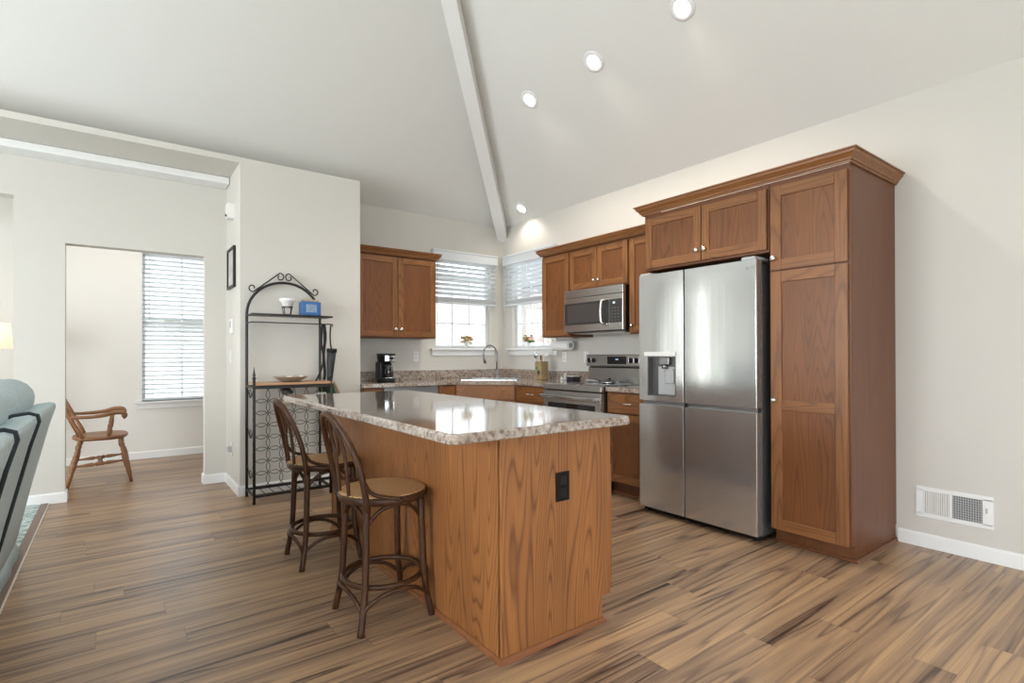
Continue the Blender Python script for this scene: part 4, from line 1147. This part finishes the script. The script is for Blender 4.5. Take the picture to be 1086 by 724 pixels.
m_.cyl((RX1+.05, RYB-.20, 1.462), (RX1+.05, RYB-.20, 1.44), .004, seg=6)
t.part('hanging_rail', m_, IRON)
# items on the rack
cc = (-2.815, -.73, 1.535)
t = Thing('candle_cup', 'white pleated cup on a black wire stand on the upper rack shelf', 'cup', cc)
m_ = MB()
m_.tube([(cc[0]+.042*math.cos(i*PI/10), cc[1]+.042*math.sin(i*PI/10), cc[2]+.068) for i in range(20)], .005, 6, closed=True)
for a in (.5, 2.6, 3.8, 5.6): m_.cyl((cc[0]+.042*math.cos(a), cc[1]+.042*math.sin(a), cc[2]+.068), (cc[0]+.030*math.cos(a), cc[1]+.030*math.sin(a), cc[2]), .0035, seg=6)
m_.tube([(cc[0]+.030*math.cos(i*PI/10), cc[1]+.030*math.sin(i*PI/10), cc[2]+.004) for i in range(20)], .004, 6, closed=True)
t.part('wire_stand', m_, IRON)
t.part('cup', MB().lathe([(.030, .058), (.034, .062), (.050, .105), (.066, .120), (.066, .142), (.062, .142), (.060, .122), (.045, .108), (.0001, .070)], cc, seg=20), CERAM)
cc = (-2.625, -.725, 1.535)
t = Thing('candle_jar', 'square blue candle jar with a tan lid on the upper rack shelf', 'candle', cc)
t.part('jar', MB().box(cc[0]-.085, cc[0]+.085, cc[1]-.045, cc[1]+.045, cc[2], cc[2]+.125, bev=.010), BLUEC)
t.part('lid', MB().box(cc[0]-.066, cc[0]+.066, cc[1]-.036, cc[1]+.036, cc[2]+.125, cc[2]+.143, bev=.004), BAGT)
m_ = MB(); m_.box(cc[0]-.045, cc[0]+.045, cc[1]-.047, cc[1]-.0455, cc[2]+.030, cc[2]+.100); t.part('picture_label', m_, pmat('label_picture', (.22, .30, .42), .5, var=.5, vscale=40))
cc = (-2.80, -.78, .966)
t = Thing('shallow_bowl', 'shallow taupe bowl on the wooden shelf of the iron rack', 'bowl', cc)
t.part('bowl', MB().lathe([(.060, 0), (.075, .004), (.135, .040), (.138, .044), (.130, .042), (.072, .010), (.0001, .008)], cc, seg=30), BOWLC)
for i in range(9):
    a = i*2.4; r = .03+.055*(i % 3)/2
    single('shell', MB().sphere((cc[0]+r*math.cos(a), cc[1]+r*math.sin(a), cc[2]+.038), .022, 10, sc=(1.2, .8, .6)), CERAM if i % 2 else BAGT,
           'pale seashell in the taupe bowl on the rack shelf', 'shell', (cc[0]+r*math.cos(a), cc[1]+r*math.sin(a), cc[2]+.024), 'shells in the bowl')
t = Thing('umbrella', 'folded dark grey umbrella hanging from the right end of the rack', 'umbrella', (-2.435, -.70, .93))
t.part('canopy', MB().tube([(-2.445, -.70, .90), (-2.442, -.70, 1.0), (-2.435, -.70, 1.12), (-2.425, -.70, 1.235)], [.018, .028, .036, .042], 10), UMB)
t.part('wrap_band', MB().tube([(-2.425, -.70, 1.215), (-2.424, -.70, 1.25)], [.045, .045], 10), STRAPM)
t.part('loop_strap', MB().tube(spline([(-2.465, -.80, 1.465), (-2.462, -.77, 1.38), (-2.45, -.74, 1.30), (-2.43, -.705, 1.245)], 5), .006, 6), STRAPM)
t = Thing('leash', 'black webbing leash hanging down the right post of the rack', 'leash', (-2.53, -.8, .97))
m_ = MB(); 
m_.tube(spline([(-2.545, -.82, 1.465), (-2.555, -.825, 1.30), (-2.540, -.83, 1.15), (-2.565, -.83, 1.05), (-2.60, -.83, .975)], 6), .008, 6)
m_.tube(spline([(-2.530, -.82, 1.465), (-2.520, -.82, 1.35), (-2.535, -.82, 1.2), (-2.525, -.82, 1.05), (-2.530, -.82, .975)], 6), .012, 6)
t.part('strap', m_, STRAPM)
t.part('clip', MB().cyl((-2.600, -.83, .98), (-2.606, -.83, .968), .007, seg=8), IRON)
t = Thing('tote_bag', 'small green and tan cloth bag hanging beside the rack', 'bag', (-2.43, -.70, .70))
m_ = MB(); m_.prism([(-2.485, .62), (-2.36, .62), (-2.345, .78), (-2.40, .93), (-2.445, .955), (-2.48, .93)], 'y', -.650, -.60); t.part('pouch', m_, GREENB)
m_ = MB(); m_.tube(spline([(-2.40, -.65, .95), (-2.37, -.65, .90), (-2.335, -.65, .80), (-2.335, -.65, .64)], 5), .014, 8); t.part('flap_edge', m_, BAGT)
m_ = MB(); m_.tube(spline([(-2.47, -.625, .94), (-2.475, -.63, 1.10), (-2.475, -.635, 1.30), (-2.475, -.64, 1.455), (-2.475, -.80, 1.464)], 5), .005, 6); t.part('handle', m_, STRAPM)
# things kept inside the lattice
single('paper_roll', MB().cyl((-2.93, -.80, .80), (-2.66, -.80, .80), .032, seg=20).cyl((-2.66, -.80, .80), (-2.645, -.80, .80), .012), CREAM, 'rolled cream paper lying inside the iron rack', 'paper roll', (-2.8, -.8, .80))
t = Thing('wine_bottle', 'dark bottle lying in the top of the ring lattice with its black end showing', 'bottle', (-2.84, -.76, .87))
t.part('bottle', MB().lathe([(.0001, .0), (.036, .002), (.037, .17), (.014, .22), (.0135, .27)], (-2.84, -.665, .888), axis='y', T=Matrix.Scale(-1, 4, (0, 1, 0))), GLOSSB)
t.part('cap', MB().cyl((-2.84, -.925, .888), (-2.84, -.965, .888), .017, seg=12), BLACK)
t = Thing('mug', 'white mug lying on its side inside the iron rack behind the stools', 'mug', (-2.58, -.80, .81))
t.part('cup', MB().lathe([(.0001, 0), (.036, .001), (.038, .09), (.034, .09), (.033, .008), (.0001, .006)], (-2.62, -.85, .835), axis='x'), CERAM)

# ------------------------------------------------------------------ worktop items
def vase(name, label, loc, petals, h=.085, n=26):
    t = Thing(name, label, 'flower vase', loc)
    t.part('vase', MB().lathe([(.022, 0), (.026, .01), (.020, .035), (.028, h-.005), (.030, h), (.027, h-.002), (.014, .035), (.0001, .012)], loc, seg=16), CERAM)
    m_ = MB()
    random.seed(n)
    heads = []
    for i in range(n):
        a = random.uniform(0, 2*PI); r = .075*math.sqrt(random.random()); z = h+.040+random.uniform(-.015, .05)-(r*.5)
        p = Vector(loc)+Vector((r*math.cos(a), r*math.sin(a), z)); heads.append(p)
        m_.tube([Vector(loc)+Vector((0, 0, .02)), Vector(loc)+Vector((r*.3*math.cos(a), r*.3*math.sin(a), h)), p], .0015, 5)
        if i % 2: m_.sphere(p+Vector((.008, .004, -.016)), .018, 6, sc=(1.5, 1, .35))
    t.part('stems', m_, LEAF)
    for i, p in enumerate(heads):
        f_ = MB()
        for k_ in range(6):
            a = k_*PI/3; f_.sphere(p+Vector((.012*math.cos(a), .012*math.sin(a), 0)), .0115, 6, sc=(1, 1, .6))
        f_.sphere(p+Vector((0, 0, .004)), .005, 6)
        t.part('flower', f_, petals[i % len(petals)])
vase('flower_vase', 'small glass vase of orange and yellow flowers on the sink window sill', (-.575, -.028, 1.270), [PETAL_O, PETAL_Y, PETAL_Y])
vase('flower_vase', 'small glass vase of pink and yellow flowers on the right wall window sill', (-.028, -.560, 1.270), [PETAL_P, PETAL_Y, LEAF], n=28)

# utensil crock
cc = (-.33, -1.195, .914)
cc = (-.22, -1.03, .914)
t = Thing('utensil_crock', 'tan square crock painted with grapes and a vine leaf, holding utensils', 'crock', cc)
m_ = MB(FX); cu_, cw_ = cc[1], -cc[0]
hh = .205; a_ = .054
m_.box(cu_-a_, cu_+a_, cw_-a_, cw_+a_, .914, .914+hh, bev=.006)
cr_ = t.part('crock', m_, TAN)
c_ = MB(Matrix.Translation((-cc[0], -cc[1], -cc[2])) @ FX); c_.box(cu_-a_+.008, cu_+a_-.008, cw_-a_+.008, cw_+a_-.008, .93, 1.2)
cr_.parent = None; cut(cr_, c_); cr_.parent = t.o
m_ = MB(FX)
for i, (du, dz) in enumerate([(0, 0), (-.012, .010), (.012, .010), (-.006, -.014), (.008, -.014), (0, .018), (-.018, -.002), (.018, 0), (.002, -.028)]):
    m_.sphere((cu_-.012+du, cw_+a_+.001, 1.010+dz-.012), .009, 8, sc=(1, .3, 1))
m_2 = MB(FX)
lf = [(0, 0), (.010, .020), (.028, .018), (.020, .034), (.026, .052), (.006, .044), (0, .062), (-.008, .044), (-.026, .050), (-.020, .032), (-.026, .016), (-.010, .018)]
m_2.prism([(cu_+.020+u, 1.010+z) for u, z in lf], 'y', cw_+a_, cw_+a_+.0015)
# grapes also face the kitchen's middle (-y side)
t.part('grapes', m_, GRAPE); t.part('vine_leaf', m_2, LEAF)
uz = .94
single('cooking_spoon', MB().tube([(cc[0]-.02, cc[1]+.02, uz), (cc[0]-.04, cc[1]+.038, 1.165)], .005, 6).sphere((cc[0]-.046, cc[1]+.045, 1.19), .040, 10, sc=(.4, .8, 1)), CHROME, 'shiny metal serving spoon leaning left in the utensil crock', 'utensil', (cc[0]-.02, cc[1]+.02, uz), 'utensils in the crock')
single('ladle', MB().tube(spline([(cc[0]+.01, cc[1]-.02, uz), (cc[0]+.0, cc[1]-.035, 1.15), (cc[0]-.0, cc[1]-.070, 1.185)], 5), .005, 6).sphere((cc[0]-.0, cc[1]-.098, 1.185), .042, 12, sc=(.9, 1, .55)), CERAM, 'white ladle leaning right over the rim of the utensil crock', 'utensil', (cc[0]+.01, cc[1]-.02, uz), 'utensils in the crock')
single('wooden_spoon', MB().tube([(cc[0]+.01, cc[1]+.0, uz), (cc[0]-.005, cc[1]-.012, 1.15)], .006, 6).sphere((cc[0]-.005, cc[1]-.012, 1.16), .014, 8, sc=(.5, 1, 1.2)), SPOONW, 'light wooden spoon upright in the utensil crock', 'utensil', (cc[0]+.01, cc[1], uz), 'utensils in the crock')
single('black_spatula', MB().tube([(cc[0]+.02, cc[1]+.03, uz), (cc[0]+.01, cc[1]+.020, 1.14)], .005, 6).box(cc[0]+.005, cc[0]+.010, cc[1]+.004, cc[1]+.034, 1.135, 1.185, bev=.002), BLACK, 'black spatula behind the metal spoon in the utensil crock', 'utensil', (cc[0]+.02, cc[1]+.03, uz), 'utensils in the crock')

# small things left of the range
single('salt_shaker', MB().lathe([(.018, 0), (.022, .01), (.016, .04), (.020, .055), (.014, .072), (.0001, .078)], (-.09, -1.27, .914)).lathe([(.014, 0), (.016, .01), (.012, .03), (.0001, .045)], (-.11, -1.235, .914)), CERAM,
       'small pale figurine shaker on the worktop left of the range', 'shaker', (-.09, -1.27, .914))
t = Thing('napkin_caddy', 'low dark wooden caddy with a pale rim on the worktop left of the range', 'caddy', (-.10, -1.42, .914))
m_ = MB(); m_.box(-.145, -.055, -1.455, -1.355, .914, .958, bev=.004); t.part('box', m_, GRAPE)
m_ = MB(); m_.box(-.149, -.051, -1.459, -1.351, .958, .966, bev=.003); t.part('rim', m_, PLASTW)

# coffee maker
cc = (-1.715, -.27, .914)
t = Thing('coffee_maker', 'black drip coffee maker with chrome panel on the back worktop', 'coffee maker', cc)
x, y, z = cc
t.part('base', MB().lathe([(.098, 0), (.100, .012), (.094, .032), (.080, .038), (.0001, .038)], cc, seg=28), BLACK)
t.part('warming_plate', MB().cyl((x+.01, y-.015, z+.038), (x+.01, y-.015, z+.043), .062, seg=24), CHROME)
m_ = MB(); m_.box(x-.085, x+.075, y+.025, y+.095, z+.02, z+.21, bev=.018); m_.box(x-.092, x-.045, y-.05, y+.06, z+.02, z+.21, bev=.015); t.part('tower', m_, BLACK)
m_ = MB(); m_.tube([(x, y, z+.205), (x, y, z+.215), (x, y, z+.27), (x, y, z+.288), (x, y, z+.293)], [.078, .092, .096, .100, .094], 28); t.part('brew_head', m_, BLACK)
m_ = MB()
for i in range(10):
    a0 = -PI/2-.75+1.5*i/10+.25; a1 = a0+.15; r = .099
    P4 = [(x+r*math.cos(a), y+r*math.sin(a)) for a in (a0, a1)]
    Q4 = [(x+(r-.004)*math.cos(a), y+(r-.004)*math.sin(a)) for a in (a1, a0)]
    m_.prism(P4+Q4, 'z', z+.215, z+.270)
cp = t.part('control_panel', m_, CHROME)
t.part('display', MB().box(x-.008, x+.035, y-.1015, y-.095, z+.230, z+.256, bev=.001), BLACK, cp)
m_ = MB(); m_.cyl((x-.030, y-.093, z+.243), (x-.031, y-.100, z+.243), .008, seg=10); m_.cyl((x+.055, y-.083, z+.243), (x+.058, y-.090, z+.243), .006, seg=10); t.part('button', m_, BLACK, cp)
cf = t.part('carafe', MB().lathe([(.052, .044), (.060, .055), (.060, .11), (.050, .155), (.038, .172), (.040, .178)], (x+.01, y-.018, z), seg=24), SMOKEG)
t.part('carafe_band', MB().lathe([(.041, .168), (.043, .172), (.043, .188), (.0001, .192)], (x+.01, y-.018, z), seg=24), BLACK, cf)
t.part('carafe_handle', MB().tube(spline([(x-.02, y-.055, z+.175), (x-.035, y-.095, z+.165), (x-.038, y-.105, z+.11), (x-.022, y-.075, z+.065)], 5), .008, 8), BLACK, cf)

# paper towel roll under the cabinet
t = Thing('paper_towel_holder', 'white paper towel holder mounted under the right wall cabinet', 'holder', (-.13, -1.30, 1.25))
m_ = MB(); m_.box(-.155, -.105, -1.206, -1.190, 1.340, 1.372, bev=.003); m_.box(-.155, -.105, -1.44, -1.190, 1.360, 1.372, bev=.002); m_.box(-.142, -.118, -1.118, -1.106, 1.20, 1.371, bev=.002); m_.box(-.142, -.118, -1.195, -1.106, 1.3625, 1.371); m_.cyl((-.13, -1.11, 1.290), (-.13, -1.41, 1.290), .008, seg=10)
t.part('bracket', m_, PLASTW)
t = Thing('paper_towel_roll', 'white paper towel roll hanging under the wall cabinet', 'paper towel', (-.13, -1.36, 1.29))
m_ = MB(); m_.lathe([(.021, 0), (.052, 0), (.054, .003), (.054, .277), (.052, .28), (.021, .28), (.021, 0)], (-.13, -1.405, 1.290), axis='y', seg=28); t.part('paper', m_, PAPER)
t.part('core', MB().lathe([(.018, -.001), (.0212, -.001), (.0212, .281), (.018, .281), (.018, -.001)], (-.13, -1.405, 1.290), axis='y', seg=20), CARD)

# outlets and switches
def plate(M, u, z, label, kind='outlet', w=.07, h=.115, loc=None):
    c = M @ Vector((u, 0, z))
    t = Thing('wall_'+kind, label, kind, tuple(c))
    t.part('plate', MB(M).box(u-w/2, u+w/2, 0.0005, .007, z-h/2, z+h/2, bev=.002), PLASTW)
    if kind == 'outlet':
        for dz in (-.025, .025):
            s_ = t.part('socket', MB(M).box(u-.017, u+.017, .007, .009, z+dz-.016, z+dz+.016, bev=.001), PLASTW)
            m_ = MB(M); m_.box(u-.008, u-.005, .009, .0094, z+dz-.004, z+dz+.008); m_.box(u+.005, u+.008, .009, .0094, z+dz-.004, z+dz+.008); t.part('slot', m_, BLACK, s_)
    else:
        t.part('rocker', MB(M).box(u-.016, u+.016, .007, .011, z-.033, z+.033, bev=.002), PLASTW)
    return t
plate(FY, -1.237, 1.175, 'white outlet on the back wall between the coffee maker and the sink')
plate(FX, -1.168, 1.165, 'white outlet on the right wall below the paper towel roll')
plate(FX, -1.505, 1.165, 'white switch plate on the right wall just left of the range backguard', 'switch')
FPS = Matrix.Translation((-3.157, 0, 0)) @ FX
plate(FPS, -.16, 1.170, 'white switch on the side of the partition wall below the thermostat', 'switch')
t = plate(FPS, -.20, .35, 'white outlet with a plugged-in adapter low on the side of the partition wall')
t.part('adapter', MB(FPS).box(-.228, -.172, .009, .040, .325, .375, bev=.004), PLASTG)
t = Thing('thermostat', 'small white thermostat on the side of the partition wall', 'thermostat', (-3.157, -.245, 1.42))
t.part('body', MB(FPS).box(-.295, -.195, .0005, .022, 1.385, 1.515, bev=.004), PLASTW)
t.part('screen', MB(FPS).box(-.280, -.210, .022, .0228, 1.435, 1.495), PLASTG)
t = Thing('motion_detector', 'white motion detector high on the side of the partition wall', 'detector', (-3.157, -.22, 2.44))
t.part('body', MB(FPS).prism([(-.33, 2.40), (-.20, 2.40), (-.20, 2.53), (-.33, 2.53)], 'y', .0005, .055), PLASTW)
t.part('lens', MB(FPS).sphere((-.265, .056, 2.43), .012, 8), BLACK)
t = Thing('picture_frame', 'small dark framed picture on the side of the partition wall', 'picture frame', (-3.157, -.24, 1.8))
m_ = MB(FPS); a, b, c, d = -.395, -.06, 1.79, 2.15
m_.box(a, b, .0005, .022, d-.022, d); m_.box(a, b, .0005, .022, c, c+.022); m_.box(a, a+.022, .0005, .022, c+.022, d-.022); m_.box(b-.022, b, .0005, .022, c+.022, d-.022)
t.part('frame', m_, IRON)
t.part('picture', MB(FPS).box(a+.022, b-.022, .0005, .010, c+.022, d-.022), pmat('muted_print', (.55, .54, .50), .5, var=.5, vscale=9))

# floor-level register on the right wall
t = Thing('air_vent', 'white wall register low on the right wall beside the pantry', 'vent', (0, -4.575, .28))
a, b, c, d = -4.760, -4.396, .185, .372
m_ = MB(FX)
m_.box(a, b, .0005, .008, d-.026, d, bev=.002, seg=1); m_.box(a, b, .0005, .008, c, c+.026, bev=.002, seg=1); m_.box(b-.038, b, .0005, .008, c+.02, d-.02); m_.box(a, a+.048, .0005, .008, c+.02, d-.02); m_.box(-4.574, -4.560, .0005, .008, c+.02, d-.02)
t.part('frame', m_, TRIM)
m_ = MB(FX)
u = -4.558
while u < b-.040: m_.box(u, u+.0075, .001, .007, c+.024, d-.024); u += .0105
t.part('closed_louvers', m_, PLASTW)
t.part('backing', MB(FX).box(a+.04, b-.03, .0002, .001, c+.02, d-.02), pmat('duct_shadow_grey', (.10, .095, .09), .8))
m_ = MB(FX); u = -4.708
while u < -4.578: m_.box(u, u+.0045, .003, .007, c+.024, d-.024); u += .0115
z = c+.034
while z < d-.03: m_.box(-4.712, -4.576, .001, .003, z, z+.004); z += .014
t.part('open_louvers', m_, PLASTG)
t.part('lever', MB(FX).box(-4.735, -4.727, .008, .016, .275, .305, bev=.001), PLASTG)

# ------------------------------------------------------------------ windsor armchair in the den (local, facing +x)
t = Thing('windsor_armchair', 'brown turned-wood armchair with spindle back in the den doorway', 'armchair', (-4.11, .87, 0), local=True)
H = .445
pl = []
for i in range(28):
    a = i*2*PI/28; r = 1/((abs(math.cos(a))**2.6+abs(math.sin(a))**2.6)**(1/2.6)); pl.append((.212*r*math.cos(a), .235*r*math.sin(a)*(1+.06*math.cos(a))))
m_ = MB(); n = len(pl); V = []
for s_, z in ((.90, H-.038), (1.0, H-.022), (1.0, H-.008), (.96, H)): V += [(x*s_, y*s_, z) for x, y in pl]
V.append((0, 0, H-.012)); F = [(k_*n+i, k_*n+(i+1) % n, (k_+1)*n+(i+1) % n, (k_+1)*n+i) for k_ in range(3) for i in range(n)]+[tuple(range(n))]+[(3*n+i, 3*n+(i+1) % n, 4*n) for i in range(n)]
m_._add(V, F, 0, False); t.part('seat', m_, CHAIRW)
legprof = [(0, .014), (.06, .018), (.14, .024), (.20, .019), (.23, .013), (.26, .022), (.29, .014), (.33, .021), (.45, .026), (.60, .023), (.72, .017), (.76, .022), (.79, .016), (1, .013)]
F_ft = {}
for sx in (-1, 1):
    for sy in (-1, 1):
        a, b = Vector((sx*.145, sy*.165, H-.03)), Vector((sx*.235, sy*.225, 0)); F_ft[(sx, sy)] = (a, b)
        t.part('leg', MB().turned(a, b, legprof), CHAIRW)
st = [(0, .008), (.15, .010), (.28, .016), (.36, .018), (.40, .010), (.44, .019), (.5, .014), (.56, .019), (.60, .010), (.64, .018), (.72, .016), (.85, .010), (1, .008)]
pp = {}
for sy in (-1, 1):
    a = F_ft[(-1, sy)][0].lerp(F_ft[(-1, sy)][1], .56); b = F_ft[(1, sy)][0].lerp(F_ft[(1, sy)][1], .50); pp[sy] = (a+b)/2
    t.part('stretcher', MB().turned(a, b, st), CHAIRW)
t.part('stretcher', MB().turned(pp[-1], pp[1], st), CHAIRW)
def backpt(y, f): return Vector((-.075-.02-.30*f-(0 if abs(y) > .2 else .03), y*(1+.10*f), H-.01+.66*f))
for sy in (-1, 1):
    t.part('back_post', MB().turned(backpt(sy*.20, 0), backpt(sy*.20, 1), [(0, .013), (.1, .017), (.2, .013), (.35, .016), (.6, .015), (.8, .018), (1, .010)]), CHAIRW)
for y in (-.13, -.065, 0, .065, .13): t.part('spindle', MB().turned(backpt(y, 0)+Vector((-.03, 0, 0)), backpt(y, .97)+Vector((-.0, 0, 0)), [(0, .007), (.4, .011), (.6, .008), (1, .006)]), CHAIRW)
m_ = MB(); cr = spline([backpt(-.225, .93), backpt(-.12, .98)+Vector((-.03, 0, .01)), backpt(0, 1.0)+Vector((-.035, 0, .02)), backpt(.12, .98)+Vector((-.03, 0, .01)), backpt(.225, .93)], 6)
for a, b in zip(cr[:-1], cr[1:]):
    V = [a+Vector((-.009, 0, -.05)), a+Vector((.009, 0, -.05)), a+Vector((.009, 0, .06)), a+Vector((-.009, 0, .06)), b+Vector((-.009, 0, -.05)), b+Vector((.009, 0, -.05)), b+Vector((.009, 0, .06)), b+Vector((-.009, 0, .06))]
    m_._add(V, [(0, 1, 2, 3), (4, 5, 6, 7), (0, 1, 5, 4), (1, 2, 6, 5), (2, 3, 7, 6), (3, 0, 4, 7)])
t.part('crest_rail', m_, CHAIRW)
for sy in (-1, 1):
    y = sy*.235
    ar = spline([backpt(sy*.20, .30)+Vector((0, sy*.01, 0)), (-.10, y, H+.185), (.02, y, H+.195), (.10, y, H+.215), (.165, y, H+.213), (.185, y, H+.185), (.165, y, H+.168)], 5)
    n_ = len(ar); m_ = MB().tube(ar, [.013+.008*min(1, i/(n_*.5)) for i in range(n_)], 10); t.part('arm', m_, CHAIRW)
    t.part('arm_post', MB().turned((.06, sy*.205, H-.01), (.095, y, H+.205), [(0, .012), (.15, .018), (.3, .022), (.38, .013), (.45, .020), (.7, .018), (.85, .012), (1, .014)]), CHAIRW)

# ------------------------------------------------------------------ sofa on the left (back towards the kitchen)
t = Thing('recliner_sofa', 'blue-grey chenille reclining sofa seen from behind at the left edge', 'sofa', (-4.95, -2.4, 0))
def sofa_back(y0, y1, nearstep):
    m = MB(); prof = [(-4.515, .075), (-4.50, .06), (-4.47, .08), (-4.40, .42), (-4.318, .78), (-4.288, .885), (-4.292, .905), (-4.315, .912), (-4.37, .905), (-4.46, .865), (-4.54, .815), (-4.60, .74), (-4.66, .40), (-4.68, .08)]
    n = 14; V = []; P = len(prof)
    for j in range(n+1):
        f = j/n; y = y0+(y1-y0)*f; e = 1-.035*(abs(2*f-1)**9)
        cx = sum(p[0] for p in prof)/P; cz = .5
        for x, z in prof: V.append((cx+(x-cx)*e, y, cz+(z-cz)*e))
    F = [(j*P+k_, j*P+(k_+1) % P, (j+1)*P+(k_+1) % P, (j+1)*P+k_) for j in range(n) for k_ in range(P)]+[tuple(range(P)), tuple(range(n*P, (n+1)*P))]
    m._add(V, F, 0, True); return m
secs = [(-1.22, -2.15), (-2.215, -2.85), (-2.915, -3.40)]
for a, b in secs: t.part('back_section', sofa_back(a, b, 0), CHENILLE)
t.part('seam', MB().prism([(-4.62, .10), (-4.52, .10), (-4.345, .84), (-4.46, .80)], 'y', -3.36, -1.26), pmat('dark_seam', (.03, .04, .045), .9))  # dark fill imitating shade inside the gaps between back sections
prf = [(-4.47, .08), (-4.39, .42), (-4.308, .78), (-4.279, .885), (-4.284, .912), (-4.315, .924), (-4.37, .916), (-4.46, .876), (-4.54, .826)]
for y in (-2.183, -2.883):
    t.part('seam_piping', MB().tube([(x-.010, y, z-.006) for x, z in prf], .0085, 8), bpy.data.materials['dark_seam'])  # dark tubes drawn as shaded seam gaps, not real piping
for i, (a, b) in enumerate(secs):
    m_ = MB(); L_ = a-b; n = 12; pts = []; rs = []
    for k_ in range(n+1):
        f = k_/n; pts.append((-4.485, a-.01-(L_-.02)*f, .945)); rs.append(.118*(1-abs(2*f-1)**5*.55))
    m_.tube(pts, rs, 18); t.part('head_cushion', m_, CHENILLE)
m_ = MB()
for i, (a, b) in enumerate(secs): m_.box(-5.40, -4.62, b, a, .26, .50, bev=.05, seg=3)
t.part('seat_cushion', m_, CHENILLE)
m_ = MB(); m_.box(-5.45, -5.36, -3.40, -1.22, .08, .44, bev=.03); t.part('footrest', m_, CHENILLE)
t.part('base', MB().box(-5.36, -4.66, -3.38, -1.25, .04, .28), DARKB)
for a, b in ((-1.05, -1.215), (-3.41, -3.60)):
    m_ = MB(); m_.box(-5.42, -4.68, b, a, .05, .58, bev=.05, seg=3); m_.tube([(-5.40, (a+b)/2, .59), (-4.70, (a+b)/2, .59)], .085, 14); t.part('arm', m_, CHENILLE)
for x in (-5.3, -4.75):
    for y in (-1.35, -3.28): t.part('foot', MB().cyl((x, y, .01), (x, y, .05), .025, seg=10), BLACK)
m_ = MB()
V = []
n = 16
for j in range(n+1):
    y = -1.24-2.14*j/n; o = .003*math.sin(j*2.4)
    V += [(-4.50+o, y, .16), (-4.452+o*1.4, y, .014), (-4.462+o*1.4, y, .012), (-4.51+o, y, .16)]
m_._add(V, [(j*4+k_, j*4+(k_+1) % 4, (j+1)*4+(k_+1) % 4, (j+1)*4+k_) for j in range(n) for k_ in range(4)]+[(0, 1, 2, 3), (n*4, n*4+1, n*4+2, n*4+3)], 0, True)
t.part('skirt', m_, CHENILLE)

# ------------------------------------------------------------------ den lamp and side table seen through the left opening
t = Thing('side_table', 'small dark side table carrying the lamp in the den', 'table', (-4.95, 1.35, 0))
t.part('top', MB().lathe([(.22, .60), (.225, .61), (.22, .62)], (-4.95, 1.35, 0), seg=28), STOOLW)
for i in range(3):
    a = i*2.09+.4; t.part('leg', MB().cyl((-4.95+.06*math.cos(a), 1.35+.06*math.sin(a), .60), (-4.95+.19*math.cos(a), 1.35+.19*math.sin(a), 0), .014), STOOLW)
t = Thing('table_lamp', 'lit table lamp with a cream drum shade at the left edge of the photo', 'lamp', (-4.95, 1.35, .62))
t.part('base', MB().lathe([(.07, .62), (.07, .635), (.025, .66), (.045, .78), (.055, .90), (.03, 1.05), (.012, 1.10), (.008, 1.30), (.0001, 1.30)], (-4.95, 1.35, 0)), CERAM)
t.part('shade', MB().lathe([(.175, 1.26), (.155, 1.50)], (-4.95, 1.35, 0), seg=32), SHADE)
ld = bpy.data.lights.new('bulb', 'POINT'); ld.energy = 5; ld.color = (1, .72, .45); ld.shadow_soft_size = .04
lo = bpy.data.objects.new('bulb', ld); lo.location = (0, 0, .78); lo.parent = t.o; col.objects.link(lo)
for o in list(bpy.data.objects):
    if o.name.startswith('shade'):
        for p_ in o.data.polygons: p_.use_smooth = True

t = Thing('flush_ceiling_lamp', 'round white flush lamp on the den ceiling beyond the doorway', 'ceiling light', (-3.9, 1.0, 2.82))  # unseen lamp added to brighten the den walls
t.part('base', MB().lathe([(.0001, 2.82), (.17, 2.82), (.17, 2.80), (.16, 2.79)], (-3.9, 1.0, 0), seg=28), TRIM)
t.part('diffuser', MB().lathe([(.16, 2.79), (.14, 2.75), (.08, 2.73), (.0001, 2.722)], (-3.9, 1.0, 0), seg=28), emat('diffuser_glow', (1, .97, .93), 32))
t = Thing('sheer_curtain', 'pale sheer curtain over the den side window', 'curtain', (-7.17, .92, .05))  # unseen curtain added to dim this window in the refrigerator reflection
m_ = MB(); V = []; n = 60
for i in range(n+1):
    y = .36+1.14*i/n; x = -7.17+.018*math.sin(i*.9)
    V += [(x, y, .05), (x, y, 2.70), (x+.003, y, 2.70), (x+.003, y, .05)]
m_._add(V, [(i*4+k_, i*4+(k_+1) % 4, (i+1)*4+(k_+1) % 4, (i+1)*4+k_) for i in range(n) for k_ in range(4)], 0, True)
t.part('panel', m_, BLIND); t.part('rod', MB().cyl((-7.17, .30, 2.705), (-7.17, 1.56, 2.705), .012), IRON)
